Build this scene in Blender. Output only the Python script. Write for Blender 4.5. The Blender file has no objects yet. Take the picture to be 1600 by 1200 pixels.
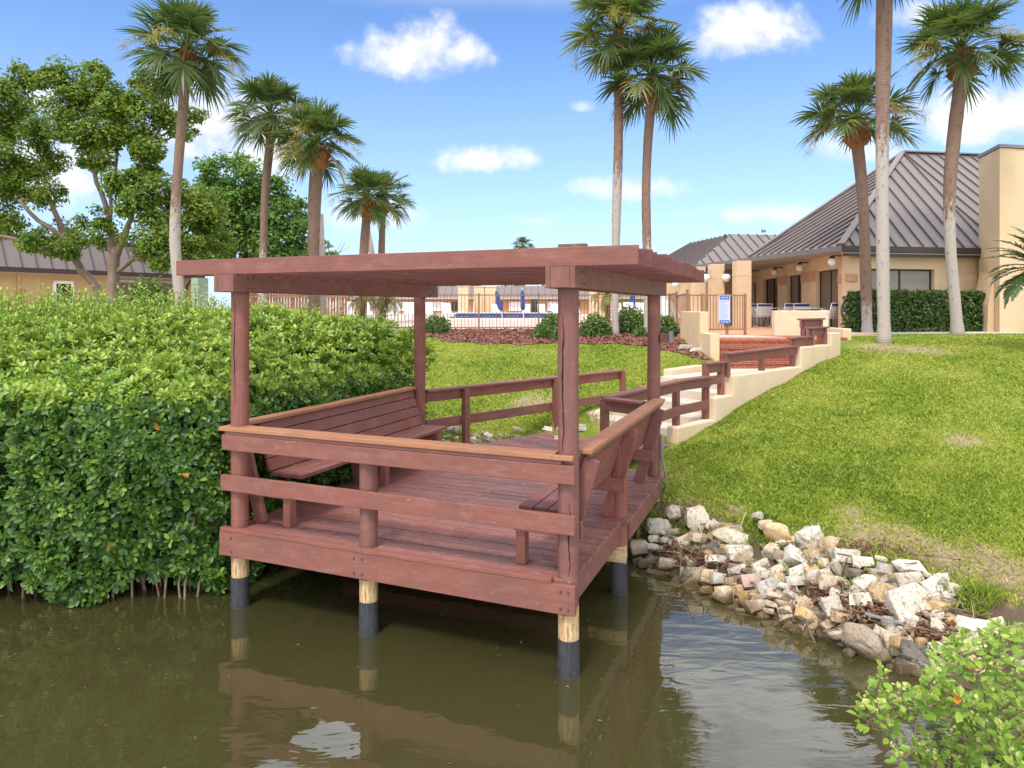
import bpy, bmesh, math, random
import numpy as np
from mathutils import Vector, noise as mnoise
R = math.radians
random.seed(7)
rng = np.random.default_rng(7)
scene = bpy.context.scene
COL = scene.collection
# ------------------------------------------------------------------ camera, sky, sun, exposure
F, H, HY = 1081.0, 2.81, 481.0           # focal length in photo pixels, eye height over the water, horizon row
cam = bpy.data.cameras.new('camera')
cam.sensor_width = 36.0
cam.lens = F / 1600 * 36
cam.shift_y = -(600 - HY) / 1600
cam.clip_end = 3000
cam_o = bpy.data.objects.new('camera', cam)
cam_o.location = (0, 0, H)
cam_o.rotation_euler = (R(90), 0, 0)
COL.objects.link(cam_o)
scene.camera = cam_o

SUN_EL, SUN_AZ = R(56), math.atan2(-0.42, -0.90)     # azimuth measured from +Y towards +X
w = bpy.data.worlds.new('World')
scene.world = w
w.use_nodes = True
wt = w.node_tree
for n in list(wt.nodes):
    wt.nodes.remove(n)


def nd(nt, typ, ins=None, **props):
    n = nt.nodes.new(typ)
    for k, v in props.items():
        setattr(n, k, v)
    for k, v in (ins or {}).items():
        s = n.inputs[k]
        if isinstance(v, bpy.types.NodeSocket):
            nt.links.new(v, s)
        else:
            s.default_value = v
    return n


def mth(nt, op, a, b=0.0, c=None, clamp=False):
    n = nt.nodes.new('ShaderNodeMath')
    n.operation = op
    n.use_clamp = clamp
    for i, v in enumerate((a, b, c)):
        if v is None:
            continue
        if isinstance(v, bpy.types.NodeSocket):
            nt.links.new(v, n.inputs[i])
        else:
            n.inputs[i].default_value = v
    return n.outputs[0]


def mixc(nt, fac, a, b, mode='MIX'):
    n = nt.nodes.new('ShaderNodeMix')
    n.data_type = 'RGBA'
    n.blend_type = mode
    for s, v in ((n.inputs[0], fac), (n.inputs[6], a), (n.inputs[7], b)):
        if isinstance(v, bpy.types.NodeSocket):
            nt.links.new(v, s)
        else:
            s.default_value = v if not isinstance(v, tuple) or len(v) == 4 else (*v, 1)
    return n.outputs[2]


def smooth(nt, x, lo, hi):
    n = nt.nodes.new('ShaderNodeMapRange')
    n.interpolation_type = 'SMOOTHSTEP'
    nt.links.new(x, n.inputs[0])
    n.inputs[1].default_value = lo
    n.inputs[2].default_value = hi
    return n.outputs[0]


sky = nd(wt, 'ShaderNodeTexSky', sky_type='NISHITA', sun_disc=False, sun_elevation=SUN_EL, sun_rotation=SUN_AZ)
sky.air_density = 1.0
sky.dust_density = 0.6
sky.ozone_density = 2.0
tc = nd(wt, 'ShaderNodeTexCoord')
sx = nd(wt, 'ShaderNodeSeparateXYZ', {0: tc.outputs['Generated']})
dx, dy, dz = sx.outputs
yy = mth(wt, 'MAXIMUM', dy, 0.04)
cu = mth(wt, 'DIVIDE', dx, yy)
cv = mth(wt, 'DIVIDE', dz, yy)
cp = nd(wt, 'ShaderNodeCombineXYZ', {0: cu, 1: cv})
n1 = nd(wt, 'ShaderNodeTexNoise', {'Vector': cp.outputs[0], 'Scale': 13.0, 'Detail': 5.0, 'Roughness': 0.55})
n2 = nd(wt, 'ShaderNodeTexNoise', {'Vector': cp.outputs[0], 'Scale': 42.0, 'Detail': 4.0, 'Roughness': 0.6})
wob = mth(wt, 'ADD', mth(wt, 'MULTIPLY', mth(wt, 'SUBTRACT', n1.outputs[0], 0.5), 2.4),
          mth(wt, 'MULTIPLY', mth(wt, 'SUBTRACT', n2.outputs[0], 0.5), 0.9))
# cumulus clouds: tangent-plane direction (right, up), half sizes, weight
CL = [(-0.145, 0.362, .105, .046, 1.0), (-0.125, 0.382, .062, .046, 1.0), (-.075,.362,.05,.036,1.0), (-0.035, 0.214, .075, .026, 1.0), (0.17, 0.172, .082, .024, .85),
      (0.335, 0.395, .088, .050, 1.0), (0.69, 0.275, .15, .055, 1.0), (-0.43, 0.262, .13, .075, 1.0), (-0.36, 0.215, .10, .045, .9),
      (-0.21, 0.135, .10, .032, .55), (0.37, 0.135, .085, .020, .6), (-0.66, 0.20, .12, .07, .9), (-0.70, 0.30, .05, .04, .7), (0.10, 0.29, .02, .010, .5),
      (0.19, 0.29, .035, .013, .4), (0.04, 0.125, .03, .008, .4), (0.58, 0.42, .06, .03, .7), (0.50, 0.23, .09, .03, .6), (-0.46, 0.15, .12, .03, .6)]
cov = None
for (u, v, a, b, k) in CL:
    du = mth(wt, 'DIVIDE', mth(wt, 'SUBTRACT', cu, u), a)
    dv0 = mth(wt, 'DIVIDE', mth(wt, 'SUBTRACT', cv, v), b)
    # flatter undersides: the lower half falls off faster
    dv = mth(wt, 'MULTIPLY', dv0, mth(wt, 'ADD', 1.0, mth(wt, 'MULTIPLY', mth(wt, 'LESS_THAN', dv0, 0.0), 0.35)))
    rr = mth(wt, 'SQRT', mth(wt, 'ADD', mth(wt, 'MULTIPLY', du, du), mth(wt, 'MULTIPLY', dv, dv)))
    q = mth(wt, 'ADD', mth(wt, 'SUBTRACT', 1.0, rr), mth(wt, 'MULTIPLY', wob, 0.75))
    m = mth(wt, 'MULTIPLY', smooth(wt, q, -0.18, 0.85), k)
    cov = m if cov is None else mth(wt, 'MAXIMUM', cov, m)
front = smooth(wt, dy, 0.05, 0.2)
cov = mth(wt, 'MULTIPLY', cov, front)
# unseen broken cloud deck overhead and behind the camera, brightened as added frontal fill
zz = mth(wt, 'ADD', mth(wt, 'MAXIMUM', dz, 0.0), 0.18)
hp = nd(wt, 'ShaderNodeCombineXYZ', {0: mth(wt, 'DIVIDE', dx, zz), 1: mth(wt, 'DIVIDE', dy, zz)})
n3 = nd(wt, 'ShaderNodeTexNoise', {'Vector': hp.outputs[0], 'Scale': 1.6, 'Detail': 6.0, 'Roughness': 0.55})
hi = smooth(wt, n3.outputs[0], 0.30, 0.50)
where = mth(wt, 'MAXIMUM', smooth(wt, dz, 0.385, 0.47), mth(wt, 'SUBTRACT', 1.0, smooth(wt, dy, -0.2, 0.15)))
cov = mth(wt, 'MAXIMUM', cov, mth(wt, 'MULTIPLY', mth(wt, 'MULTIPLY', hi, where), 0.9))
cov = mth(wt, 'MULTIPLY', cov, smooth(wt, dz, -0.02, 0.06))
skyc = mixc(wt, 1.0, sky.outputs[0], (0.70, 0.87, 1.11), 'MULTIPLY')
pale = mixc(wt, mth(wt, 'MULTIPLY', mth(wt, 'SUBTRACT', 1.0, smooth(wt, dz, 0.0, 0.42)), 0.42), skyc, (3.9, 4.7, 5.9))
shade = smooth(wt, n1.outputs[0], 0.30, 0.62)
cloudc = mixc(wt, shade, (3.9, 4.1, 4.6), (5.6, 5.6, 5.7))
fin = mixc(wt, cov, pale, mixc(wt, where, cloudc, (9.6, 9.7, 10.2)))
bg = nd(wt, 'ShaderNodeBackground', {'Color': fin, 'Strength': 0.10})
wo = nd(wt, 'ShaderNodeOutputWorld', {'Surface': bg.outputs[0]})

sl = bpy.data.lights.new('sun', 'SUN')
sl.energy = 1.35
sl.angle = R(11)
sl.color = (1.0, 0.95, 0.87)
so = bpy.data.objects.new('sun', sl)
sd = Vector((math.sin(SUN_AZ) * math.cos(SUN_EL), math.cos(SUN_AZ) * math.cos(SUN_EL), math.sin(SUN_EL)))
so.rotation_euler = sd.to_track_quat('Z', 'Y').to_euler()
so.location = (0, 0, 40)
COL.objects.link(so)
vs = scene.view_settings
vs.view_transform = 'Standard'
vs.look = 'None'
vs.gamma = 1
vs.exposure = 1.12
vs.use_curve_mapping = False
scene.cycles.max_bounces = 8
scene.cycles.transparent_max_bounces = 8
scene.cycles.use_denoising = True

# ------------------------------------------------------------------ helpers
Z = Vector((0, 0, 1))
WL = {}


def P(px, py, Y):
    """a photograph pixel at a depth, as a world point"""
    return Vector(((px - 800) / F * Y, Y, H - (py - HY) / F * Y))


class MB:
    def __init__(self):
        self.v, self.f, self.uv, self.t = [], [], [], []

    def face(self, idx, uvs):
        self.f.append(idx)
        self.uv.extend(uvs)

    def box(self, c, half, ax=(Vector((1, 0, 0)), Vector((0, 1, 0)), Z), t=None, jit=0.0):
        c = Vector(c)
        t = random.random() if t is None else t
        b = len(self.v)
        L = max(range(3), key=lambda i: half[i])
        ou, ov = random.random() * 40, random.random() * 40
        loc = []
        for i in (-1, 1):
            for j in (-1, 1):
                for k in (-1, 1):
                    l = (i * half[0], j * half[1], k * half[2])
                    loc.append(l)
                    p = c + ax[0] * l[0] + ax[1] * l[1] + ax[2] * l[2]
                    if jit:
                        p = p + Vector((random.uniform(-jit, jit), random.uniform(-jit, jit), random.uniform(-jit, jit)))
                    self.v.append(p)
                    self.t.append(t)
        for q, drop in (((0, 1, 3, 2), 0), ((4, 6, 7, 5), 0), ((0, 4, 5, 1), 1), ((2, 3, 7, 6), 1), ((0, 2, 6, 4), 2), ((1, 5, 7, 3), 2)):
            other = [i for i in range(3) if i not in (L, drop)]
            o2 = other[0] if drop != L else other[0]
            o1 = L if drop != L else other[1]
            self.face([b + i for i in q], [(loc[i][o1] + ou, loc[i][o2] + ov + drop * 3.1) for i in q])
        return self

    def board(self, p0, p1, wd, ht, up=Z, t=None):
        p0, p1 = Vector(p0), Vector(p1)
        d = p1 - p0
        L = d.length
        d.normalize()
        s = d.cross(up).normalized()
        u = s.cross(d)
        return self.box((p0 + p1) / 2, (L / 2, wd / 2, ht / 2), (d, s, u), t)

    def tube(self, pts, rad, n=10, cap=True, ts=None, rot=0.0):
        pts = [Vector(p) for p in pts]
        if not isinstance(rad, (list, tuple)):
            rad = [rad] * len(pts)
        rings = []
        ln = 0.0
        lens = []
        ref = None
        t0 = random.random()
        for i, p in enumerate(pts):
            if i:
                ln += (p - pts[i - 1]).length
            lens.append(ln)
            d = (pts[min(i + 1, len(pts) - 1)] - pts[max(i - 1, 0)]).normalized()
            if ref is None:
                ref = Vector((1, 0, 0)) if abs(d.x) < 0.9 else Vector((0, 1, 0))
            s = (ref - d * ref.dot(d)).normalized()
            ref = s
            u = d.cross(s)
            ring = []
            for k in range(n):
                a = 2 * math.pi * k / n + rot
                ring.append(len(self.v))
                self.v.append(p + (s * math.cos(a) + u * math.sin(a)) * rad[i])
                self.t.append(t0 if ts is None else ts[i])
            rings.append(ring)
        for i in range(len(pts) - 1):
            for k in range(n):
                k2 = (k + 1) % n
                self.face([rings[i][k], rings[i][k2], rings[i + 1][k2], rings[i + 1][k]],
                          [(lens[i], k / n), (lens[i], (k + 1) / n), (lens[i + 1], (k + 1) / n), (lens[i + 1], k / n)])
        if cap:
            self.face(list(reversed(rings[0])), [(0, 0)] * n)
            self.face(rings[-1], [(0, 0)] * n)
        return self

    def poly(self, pts, t=None):
        b = len(self.v)
        t = random.random() if t is None else t
        for p in pts:
            self.v.append(Vector(p))
            self.t.append(t)
        self.face(list(range(b, b + len(pts))), [(p[0], p[1]) for p in pts])
        return self

    def prism(self, pts, z0, z1, t=None):
        """upright prism over a ground polygon (counter-clockwise); z may be lists"""
        n = len(pts)
        b = len(self.v)
        t = random.random() if t is None else t
        g = lambda z, i: z[i] if isinstance(z, (list, tuple)) else z
        for i, p in enumerate(pts):
            self.v.append(Vector((p[0], p[1], g(z0, i))))
            self.t.append(t)
        for i, p in enumerate(pts):
            self.v.append(Vector((p[0], p[1], g(z1, i))))
            self.t.append(t)
        self.face([b + i for i in reversed(range(n))], [(pts[i][0], pts[i][1]) for i in reversed(range(n))])
        self.face([b + n + i for i in range(n)], [(pts[i][0], pts[i][1]) for i in range(n)])
        u = 0.0
        for i in range(n):
            j = (i + 1) % n
            l = math.hypot(pts[j][0] - pts[i][0], pts[j][1] - pts[i][1])
            self.face([b + i, b + j, b + n + j, b + n + i], [(u, g(z0, i)), (u + l, g(z0, j)), (u + l, g(z1, j)), (u, g(z1, i))])
            u += l
        return self

    def slab(self, pts, thick, t=None):
        """a flat polygon in space given a thickness downwards along its normal"""
        pts = [Vector(p) for p in pts]
        nrm = Vector((0, 0, 0))
        for i in range(len(pts)):
            nrm += (pts[i] - pts[0]).cross(pts[(i + 1) % len(pts)] - pts[0])
        nrm.normalize()
        n, b = len(pts), len(self.v)
        t = random.random() if t is None else t
        for q in (pts, [p - nrm * thick for p in pts]):
            for p in q:
                self.v.append(p)
                self.t.append(t)
        self.face([b + i for i in range(n)], [(p.x, p.y) for p in pts])
        self.face([b + n + i for i in reversed(range(n))], [(pts[i].x, pts[i].y) for i in reversed(range(n))])
        for i in range(n):
            j = (i + 1) % n
            self.face([b + i, b + n + i, b + n + j, b + j], [(0, 0)] * 4)
        return self

    def hull(self, pts, t=None):
        bm = bmesh.new()
        for p in pts:
            bm.verts.new(p)
        r = bmesh.ops.convex_hull(bm, input=bm.verts)
        bmesh.ops.delete(bm, geom=[e for e in r['geom_interior'] if isinstance(e, bmesh.types.BMVert)], context='VERTS')
        b = len(self.v)
        t = random.random() if t is None else t
        bm.verts.index_update()
        for v in bm.verts:
            self.v.append(v.co.copy())
            self.t.append(t)
        for f in bm.faces:
            self.face([b + v.index for v in f.verts], [(v.co.x, v.co.z) for v in f.verts])
        bm.free()
        return self

    def build(self, name, mat, parent=None, smooth=False, bevel=0.0, local=False, angle=None):
        off = Vector((0, 0, 0)) if local or parent is None else WL[parent]
        me = bpy.data.meshes.new(name)
        me.from_pydata([tuple(p - off) for p in self.v], [], self.f)
        uvl = me.uv_layers.new(name='uv')
        uvl.data.foreach_set('uv', np.array(self.uv, dtype=np.float32).ravel())
        a = me.attributes.new('t', 'FLOAT', 'POINT')
        a.data.foreach_set('value', np.array(self.t, dtype=np.float32))
        me.materials.append(mat)
        if smooth:
            me.polygons.foreach_set('use_smooth', [True] * len(me.polygons))
            if angle:
                me.set_sharp_from_angle(angle=R(angle))
        o = bpy.data.objects.new(name, me)
        COL.objects.link(o)
        if bevel:
            md = o.modifiers.new('bevel', 'BEVEL')
            md.width = bevel
            md.segments = 2
            md.limit_method = 'ANGLE'
            md.angle_limit = R(40)
        if parent:
            o.parent = parent
            WL[o] = off
        else:
            WL[o] = Vector((0, 0, 0))
        return o


def tag(o, label=None, cat=None, group=None, kind=None):
    for k, v in (('label', label), ('category', cat), ('group', group), ('kind', kind)):
        if v:
            o[k] = v
    return o


def thing(name, label, cat, loc, group=None):
    o = bpy.data.objects.new(name, None)
    o.empty_display_size = 0.2
    COL.objects.link(o)
    o.location = loc
    WL[o] = Vector(loc)
    return tag(o, label, cat, group)


def structure(o):
    o['kind'] = 'structure'
    return o


def copy_tree(o, parent=None):
    c = o.copy()
    COL.objects.link(c)
    if parent:
        c.parent = parent
    for ch in list(o.children):
        copy_tree(ch, c)
    return c


def np_mesh(name, verts, faces, mat, t=None, parent=None, smooth=False):
    """mesh from numpy arrays; faces is an (n,k) array or a list of such"""
    off = WL[parent] if parent else Vector((0, 0, 0))
    me = bpy.data.meshes.new(name)
    verts = np.asarray(verts, dtype=np.float32) - np.array(off, dtype=np.float32)
    fl = faces if isinstance(faces, list) else [faces]
    me.vertices.add(len(verts))
    me.vertices.foreach_set('co', verts.ravel())
    loops = np.concatenate([f.ravel() for f in fl]).astype(np.int32)
    tot = np.concatenate([np.full(len(f), f.shape[1]) for f in fl]).astype(np.int32)
    st = np.concatenate([[0], np.cumsum(tot)[:-1]]).astype(np.int32)
    me.loops.add(len(loops))
    me.loops.foreach_set('vertex_index', loops)
    me.polygons.add(len(tot))
    me.polygons.foreach_set('loop_start', st)
    me.polygons.foreach_set('loop_total', tot)
    if t is not None:
        a = me.attributes.new('t', 'FLOAT', 'POINT')
        a.data.foreach_set('value', np.asarray(t, dtype=np.float32))
    if smooth:
        me.polygons.foreach_set('use_smooth', [True] * len(tot))
    me.materials.append(mat)
    me.update(calc_edges=True)
    o = bpy.data.objects.new(name, me)
    COL.objects.link(o)
    if parent:
        o.parent = parent
        WL[o] = off
    else:
        WL[o] = Vector((0, 0, 0))
    return o


def unit(a):
    return a / np.maximum(np.linalg.norm(a, axis=-1, keepdims=True), 1e-9)


def leaf_arrays(base, axis, nrm, L, W, t, wide=0.62, fold=0.18, curl=0.12):
    """obovate folded leaves: 6 verts, 2 quads each"""
    axis = unit(axis)
    side = unit(np.cross(nrm, axis))
    nrm = np.cross(axis, side)
    L = L[:, None]
    W = W[:, None]
    n = len(base)
    v = np.empty((n, 6, 3))
    v[:, 0] = base
    v[:, 1] = base + axis * L * (wide - .32) + side * W * .38 + nrm * W * fold
    v[:, 2] = base + axis * L * (wide + .12) + side * W * .46 + nrm * (W * fold - L * curl * .4)
    v[:, 3] = base + axis * L - nrm * L * curl
    v[:, 4] = base + axis * L * (wide + .12) - side * W * .46 + nrm * (W * fold - L * curl * .4)
    v[:, 5] = base + axis * L * (wide - .32) - side * W * .38 + nrm * W * fold
    i = (np.arange(n) * 6)[:, None]
    f = np.concatenate([i + np.array([[0, 3, 2, 1]]), i + np.array([[0, 5, 4, 3]])])
    return v.reshape(-1, 3), f, np.repeat(t, 6)


def rand_dirs(n, r=None):
    a = (r or rng).normal(size=(n, 3))
    return unit(a)
# ------------------------------------------------------------------ materials
MATS = {}


def new_mat(name):
    m = bpy.data.materials.new(name)
    m.use_nodes = True
    nt = m.node_tree
    for n in list(nt.nodes):
        nt.nodes.remove(n)
    out = nt.nodes.new('ShaderNodeOutputMaterial')
    return m, nt, out


def attr_t(nt):
    return nd(nt, 'ShaderNodeAttribute', attribute_name='t').outputs['Fac']


def ramp(nt, fac, stops):
    n = nt.nodes.new('ShaderNodeValToRGB')
    nt.links.new(fac, n.inputs[0])
    e = n.color_ramp.elements
    while len(e) < len(stops):
        e.new(0.5)
    for el, (p, c) in zip(e, stops):
        el.position = p
        el.color = (*c, 1)
    return n.outputs[0]


def princ(nt, out, col, rough=0.6, bump=None, bstr=0.3, bdist=0.01, spec=0.4, metal=0.0):
    b = nd(nt, 'ShaderNodeBsdfPrincipled', {'Metallic': metal, 'Specular IOR Level': spec})
    for k, v in (('Base Color', col), ('Roughness', rough)):
        if isinstance(v, bpy.types.NodeSocket):
            nt.links.new(v, b.inputs[k])
        else:
            b.inputs[k].default_value = (*v, 1) if isinstance(v, tuple) else v
    if bump is not None:
        bn = nd(nt, 'ShaderNodeBump', {'Strength': bstr, 'Distance': bdist, 'Height': bump})
        nt.links.new(bn.outputs[0], b.inputs['Normal'])
    nt.links.new(b.outputs[0], out.inputs[0])
    return b


def coords(nt, kind, sc=(1, 1, 1)):
    tcn = nd(nt, 'ShaderNodeTexCoord')
    mp = nd(nt, 'ShaderNodeMapping', {'Vector': tcn.outputs[kind], 'Scale': sc})
    return mp.outputs[0]


def noise(nt, vec, scale, detail=4.0, rough=0.55, dist=0.0):
    return nd(nt, 'ShaderNodeTexNoise', {'Vector': vec, 'Scale': scale, 'Detail': detail, 'Roughness': rough, 'Distortion': dist}).outputs[0]


def painted_wood(name, c, wear=(0.62, 0.45, 0.40), worn=0.66, rough=0.55, grain=0.5, spread=0.16):
    m, nt, out = new_mat(name)
    uv = coords(nt, 'UV', (2.2, 62, 1))
    g = noise(nt, uv, 1.0, 8, 0.68, 0.5)
    uv2 = coords(nt, 'UV', (3.0, 9, 1))
    blot = noise(nt, uv2, 1.3, 5, 0.65)
    t = attr_t(nt)
    base = mixc(nt, g, tuple(x * (1 - grain * .55) for x in c), tuple(x * (1 + grain * .4) for x in c))
    base = mixc(nt, mth(nt, 'MULTIPLY', smooth(nt, blot, 0.35, 0.75), 0.7), base, tuple(min(1, x * 1.22 + .015) for x in c))
    val = mth(nt, 'ADD', 1 - spread, mth(nt, 'MULTIPLY', t, spread * 2))
    hsv = nd(nt, 'ShaderNodeHueSaturation', {'Color': base, 'Value': val, 'Saturation': mth(nt, 'ADD', 0.92, mth(nt, 'MULTIPLY', t, 0.16))})
    spots = noise(nt, coords(nt, 'UV', (5, 26, 1)), 1.6, 7, 0.75)
    sp = smooth(nt, spots, worn, worn + 0.07)
    col = mixc(nt, mth(nt, 'MULTIPLY', sp, 0.75), hsv.outputs[0], wear)
    kn = nd(nt, 'ShaderNodeTexVoronoi', {'Vector': coords(nt, 'UV', (1.1, 4.2, 1)), 'Scale': 1.0}).outputs[0]
    kk = mth(nt, 'SUBTRACT', 1.0, smooth(nt, kn, 0.035, 0.085))
    col = mixc(nt, mth(nt, 'MULTIPLY', kk, 0.75), col, tuple(x * .3 for x in c))
    big = noise(nt, coords(nt, 'Object'), 1.7, 5, 0.6)
    col = mixc(nt, mth(nt, 'MULTIPLY', smooth(nt, big, 0.45, 0.70), 0.48), col, tuple(x * .62 + .02 for x in c))
    fade = noise(nt, coords(nt, 'Object', (1, 1, 2)), 4.3, 6, 0.7)
    col = mixc(nt, mth(nt, 'MULTIPLY', smooth(nt, fade, 0.52, 0.70), 0.42), col, tuple(min(1, x * 1.1 + .07) for x in c))
    hgt = mth(nt, 'ADD', g, mth(nt, 'MULTIPLY', sp, -0.35))
    princ(nt, out, col, mth(nt, 'ADD', rough - .08, mth(nt, 'MULTIPLY', g, .2)), hgt, 0.42, 0.006, 0.3)
    return m


def speckled(name, c1, c2, scale=3.0, kind='Object', rough=0.85, bstr=0.4, bdist=0.01, stops=None, bscale=None, c3=None, c3_at=0.62, spec=0.3, tint=0.0, stretch=(1, 1, 1)):
    m, nt, out = new_mat(name)
    v = coords(nt, kind, stretch)
    a = noise(nt, v, scale, 6, 0.62)
    b = noise(nt, v, bscale or scale * 7, 5, 0.6)
    col = mixc(nt, smooth(nt, a, 0.3, 0.7), c1, c2)
    col = mixc(nt, mth(nt, 'MULTIPLY', mth(nt, 'SUBTRACT', b, 0.3), 0.35), col, tuple(x * .55 for x in c1))
    if c3:
        q = noise(nt, v, scale * 1.9, 7, 0.7)
        col = mixc(nt, smooth(nt, q, c3_at, c3_at + .1), col, c3)
    if tint:
        t = attr_t(nt)
        oi = nd(nt, 'ShaderNodeObjectInfo').outputs['Random']
        val = mth(nt, 'ADD', 1 - tint, mth(nt, 'MULTIPLY', mth(nt, 'FRACT', mth(nt, 'ADD', t, oi)), 2 * tint))
        col = nd(nt, 'ShaderNodeHueSaturation', {'Color': col, 'Value': val}).outputs[0]
    princ(nt, out, col, rough, b, bstr, bdist, spec)
    return m


def plain(name, c, rough=0.5, spec=0.4, metal=0.0, var=0.12):
    m, nt, out = new_mat(name)
    a = noise(nt, coords(nt, 'Object'), 6.0, 5, 0.6)
    col = mixc(nt, a, tuple(x * (1 - var) for x in c), tuple(min(1, x * (1 + var)) for x in c))
    princ(nt, out, col, rough, a, 0.08, 0.004, spec, metal)
    return m


def leaf_mat(name, stops, trans=0.35, rough=0.45, gloss=0.35):
    m, nt, out = new_mat(name)
    t = attr_t(nt)
    col = ramp(nt, t, stops)
    vv = noise(nt, coords(nt, 'Object'), 9.0, 3)
    col = nd(nt, 'ShaderNodeHueSaturation', {'Color': col, 'Value': mth(nt, 'ADD', 0.78, mth(nt, 'MULTIPLY', vv, 0.44)), 'Saturation': 1.0}).outputs[0]
    b = nd(nt, 'ShaderNodeBsdfPrincipled', {'Base Color': col, 'Roughness': rough, 'Specular IOR Level': gloss})
    tr = nd(nt, 'ShaderNodeBsdfTranslucent', {'Color': mixc(nt, 0.5, col, (0.30, 0.42, 0.05), 'MIX')})
    ms = nd(nt, 'ShaderNodeMixShader', {0: trans, 1: b.outputs[0], 2: tr.outputs[0]})
    nt.links.new(ms.outputs[0], out.inputs[0])
    return m


RED = (0.212, 0.081, 0.060)
M_PAINT = painted_wood('red_brown_paint', RED, spread=0.13, worn=0.63, grain=.6)
M_DECK = painted_wood('worn_deck_paint', (0.235, 0.095, 0.077), wear=(0.55, 0.42, 0.38), worn=0.57, spread=0.26, grain=0.85)
M_ROOFW = painted_wood('shaded_rafter_paint', (0.150, 0.050, 0.043), wear=(0.5, 0.4, 0.36), worn=0.68, spread=0.14)  # red-brown paint darkened, putting the roof's underside shade into its colour
M_CAP = painted_wood('tan_rail_cap', (0.345, 0.155, 0.080), wear=(0.5, 0.3, 0.2), worn=0.7, spread=0.1)
M_PILE = speckled('bare_pile_wood', (0.46, 0.33, 0.15), (0.62, 0.52, 0.33), 2.0, 'UV', 0.8, 0.4, 0.01, c3=(0.42, 0.16, 0.03), c3_at=0.48, stretch=(1.6, 7, 1))
M_SLEEVE = speckled('black_sleeve', (0.022, 0.023, 0.027), (0.055, 0.056, 0.062), 5.0, 'UV', 0.45, 0.3, 0.008, spec=0.5, stretch=(2, 6, 1))
M_CRACK = plain('crack_dark', (0.018, 0.010, 0.008), 0.9)
M_BOLT = plain('bolt_rust', (0.09, 0.05, 0.04), 0.6)
M_GREYPIPE = plain('grey_conduit', (0.20, 0.20, 0.20), 0.5)
M_STUCCO = speckled('cream_stucco', (0.66, 0.47, 0.285), (0.72, 0.53, 0.335), 1.4, 'Object', 0.9, 0.6, 0.006, bscale=60, c3=(0.58, 0.40, 0.235), c3_at=0.60)
M_STUCCO2 = speckled('curb_stucco', (0.66, 0.50, 0.32), (0.75, 0.60, 0.41), 1.4, 'Object', 0.9, 0.6, 0.008, bscale=45, c3=(0.46, 0.35, 0.23), c3_at=0.62)
M_OCHRE = speckled('ochre_stucco', (0.47, 0.33, 0.155), (0.53, 0.38, 0.185), 1.4, 'Object', 0.9, 0.5, 0.006, bscale=50)
M_TRIM = speckled('tan_trim', (0.50, 0.27, 0.15), (0.56, 0.31, 0.18), 2, 'Object', 0.85, 0.3, 0.004)
M_ROOF = plain('standing_seam_metal', (0.195, 0.160, 0.148), 0.42, 0.5, 0.25, 0.06)
M_SEAM = plain('seam_metal', (0.115, 0.088, 0.082), 0.45, 0.5, 0.25)
M_FASCIA = plain('dark_bronze_fascia', (0.050, 0.034, 0.030), 0.5)
M_SOFFIT = plain('soffit_grey', (0.42, 0.38, 0.35), 0.8)
M_GLASS = plain('dark_glass', (0.030, 0.026, 0.022), 0.06, 0.8, 0.0)
M_BRONZE = plain('bronze_frame', (0.040, 0.028, 0.022), 0.4)
M_BLIND = plain('beige_blind', (0.30, 0.265, 0.225), 0.6, 0.5)
M_CURTAIN = plain('brown_curtain', (0.17, 0.12, 0.08), 0.7)
M_WHITE = plain('white_frame', (0.78, 0.77, 0.74), 0.45)
M_GLOBE = plain('white_globe', (0.82, 0.81, 0.78), 0.3)
M_NAVY = plain('navy_vinyl', (0.03, 0.05, 0.22), 0.5)
M_BLUE = plain('blue_canvas', (0.02, 0.055, 0.22), 0.7)
M_IRON = speckled('rusty_brown_iron', (0.23, 0.12, 0.075), (0.33, 0.16, 0.09), 4, 'Object', 0.6, 0.1, 0.002)
M_SLAT = speckled('rust_wood_fence', (0.26, 0.115, 0.060), (0.36, 0.175, 0.095), 3, 'Object', 0.8, 0.2, 0.004, tint=0.15)
M_HOSE = plain('green_hose', (0.02, 0.17, 0.12), 0.45)
M_CONC = speckled('concrete', (0.50, 0.43, 0.34), (0.60, 0.53, 0.43), 2.2, 'Object', 0.9, 0.4, 0.006, bscale=50)
M_PINKCONC = speckled('pink_concrete', (0.56, 0.42, 0.36), (0.66, 0.52, 0.46), 2.0, 'Object', 0.9, 0.3, 0.004, bscale=50)
M_POOLDECK = speckled('pool_deck_concrete', (0.50, 0.36, 0.28), (0.62, 0.50, 0.42), 0.8, 'Object', 0.9, 0.2, 0.004, bscale=20)
M_SIGN = plain('sign_white', (0.48, 0.52, 0.62), 0.4)
M_SIGNBLUE = plain('sign_blue', (0.06, 0.14, 0.42), 0.5)
M_SIGNLINE = plain('sign_print', (0.30, 0.40, 0.62), 0.5)
M_GREENGLASS = plain('green_block', (0.33, 0.42, 0.30), 0.35)
M_GRAVEL = speckled('white_gravel', (0.45, 0.42, 0.38), (0.72, 0.70, 0.66), 14, 'Object', 0.9, 0.8, 0.03, bscale=30)
M_TILE = speckled('pool_tile', (0.02, 0.04, 0.15), (0.06, 0.10, 0.25), 6, 'Object', 0.2, 0.1, 0.002)


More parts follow.
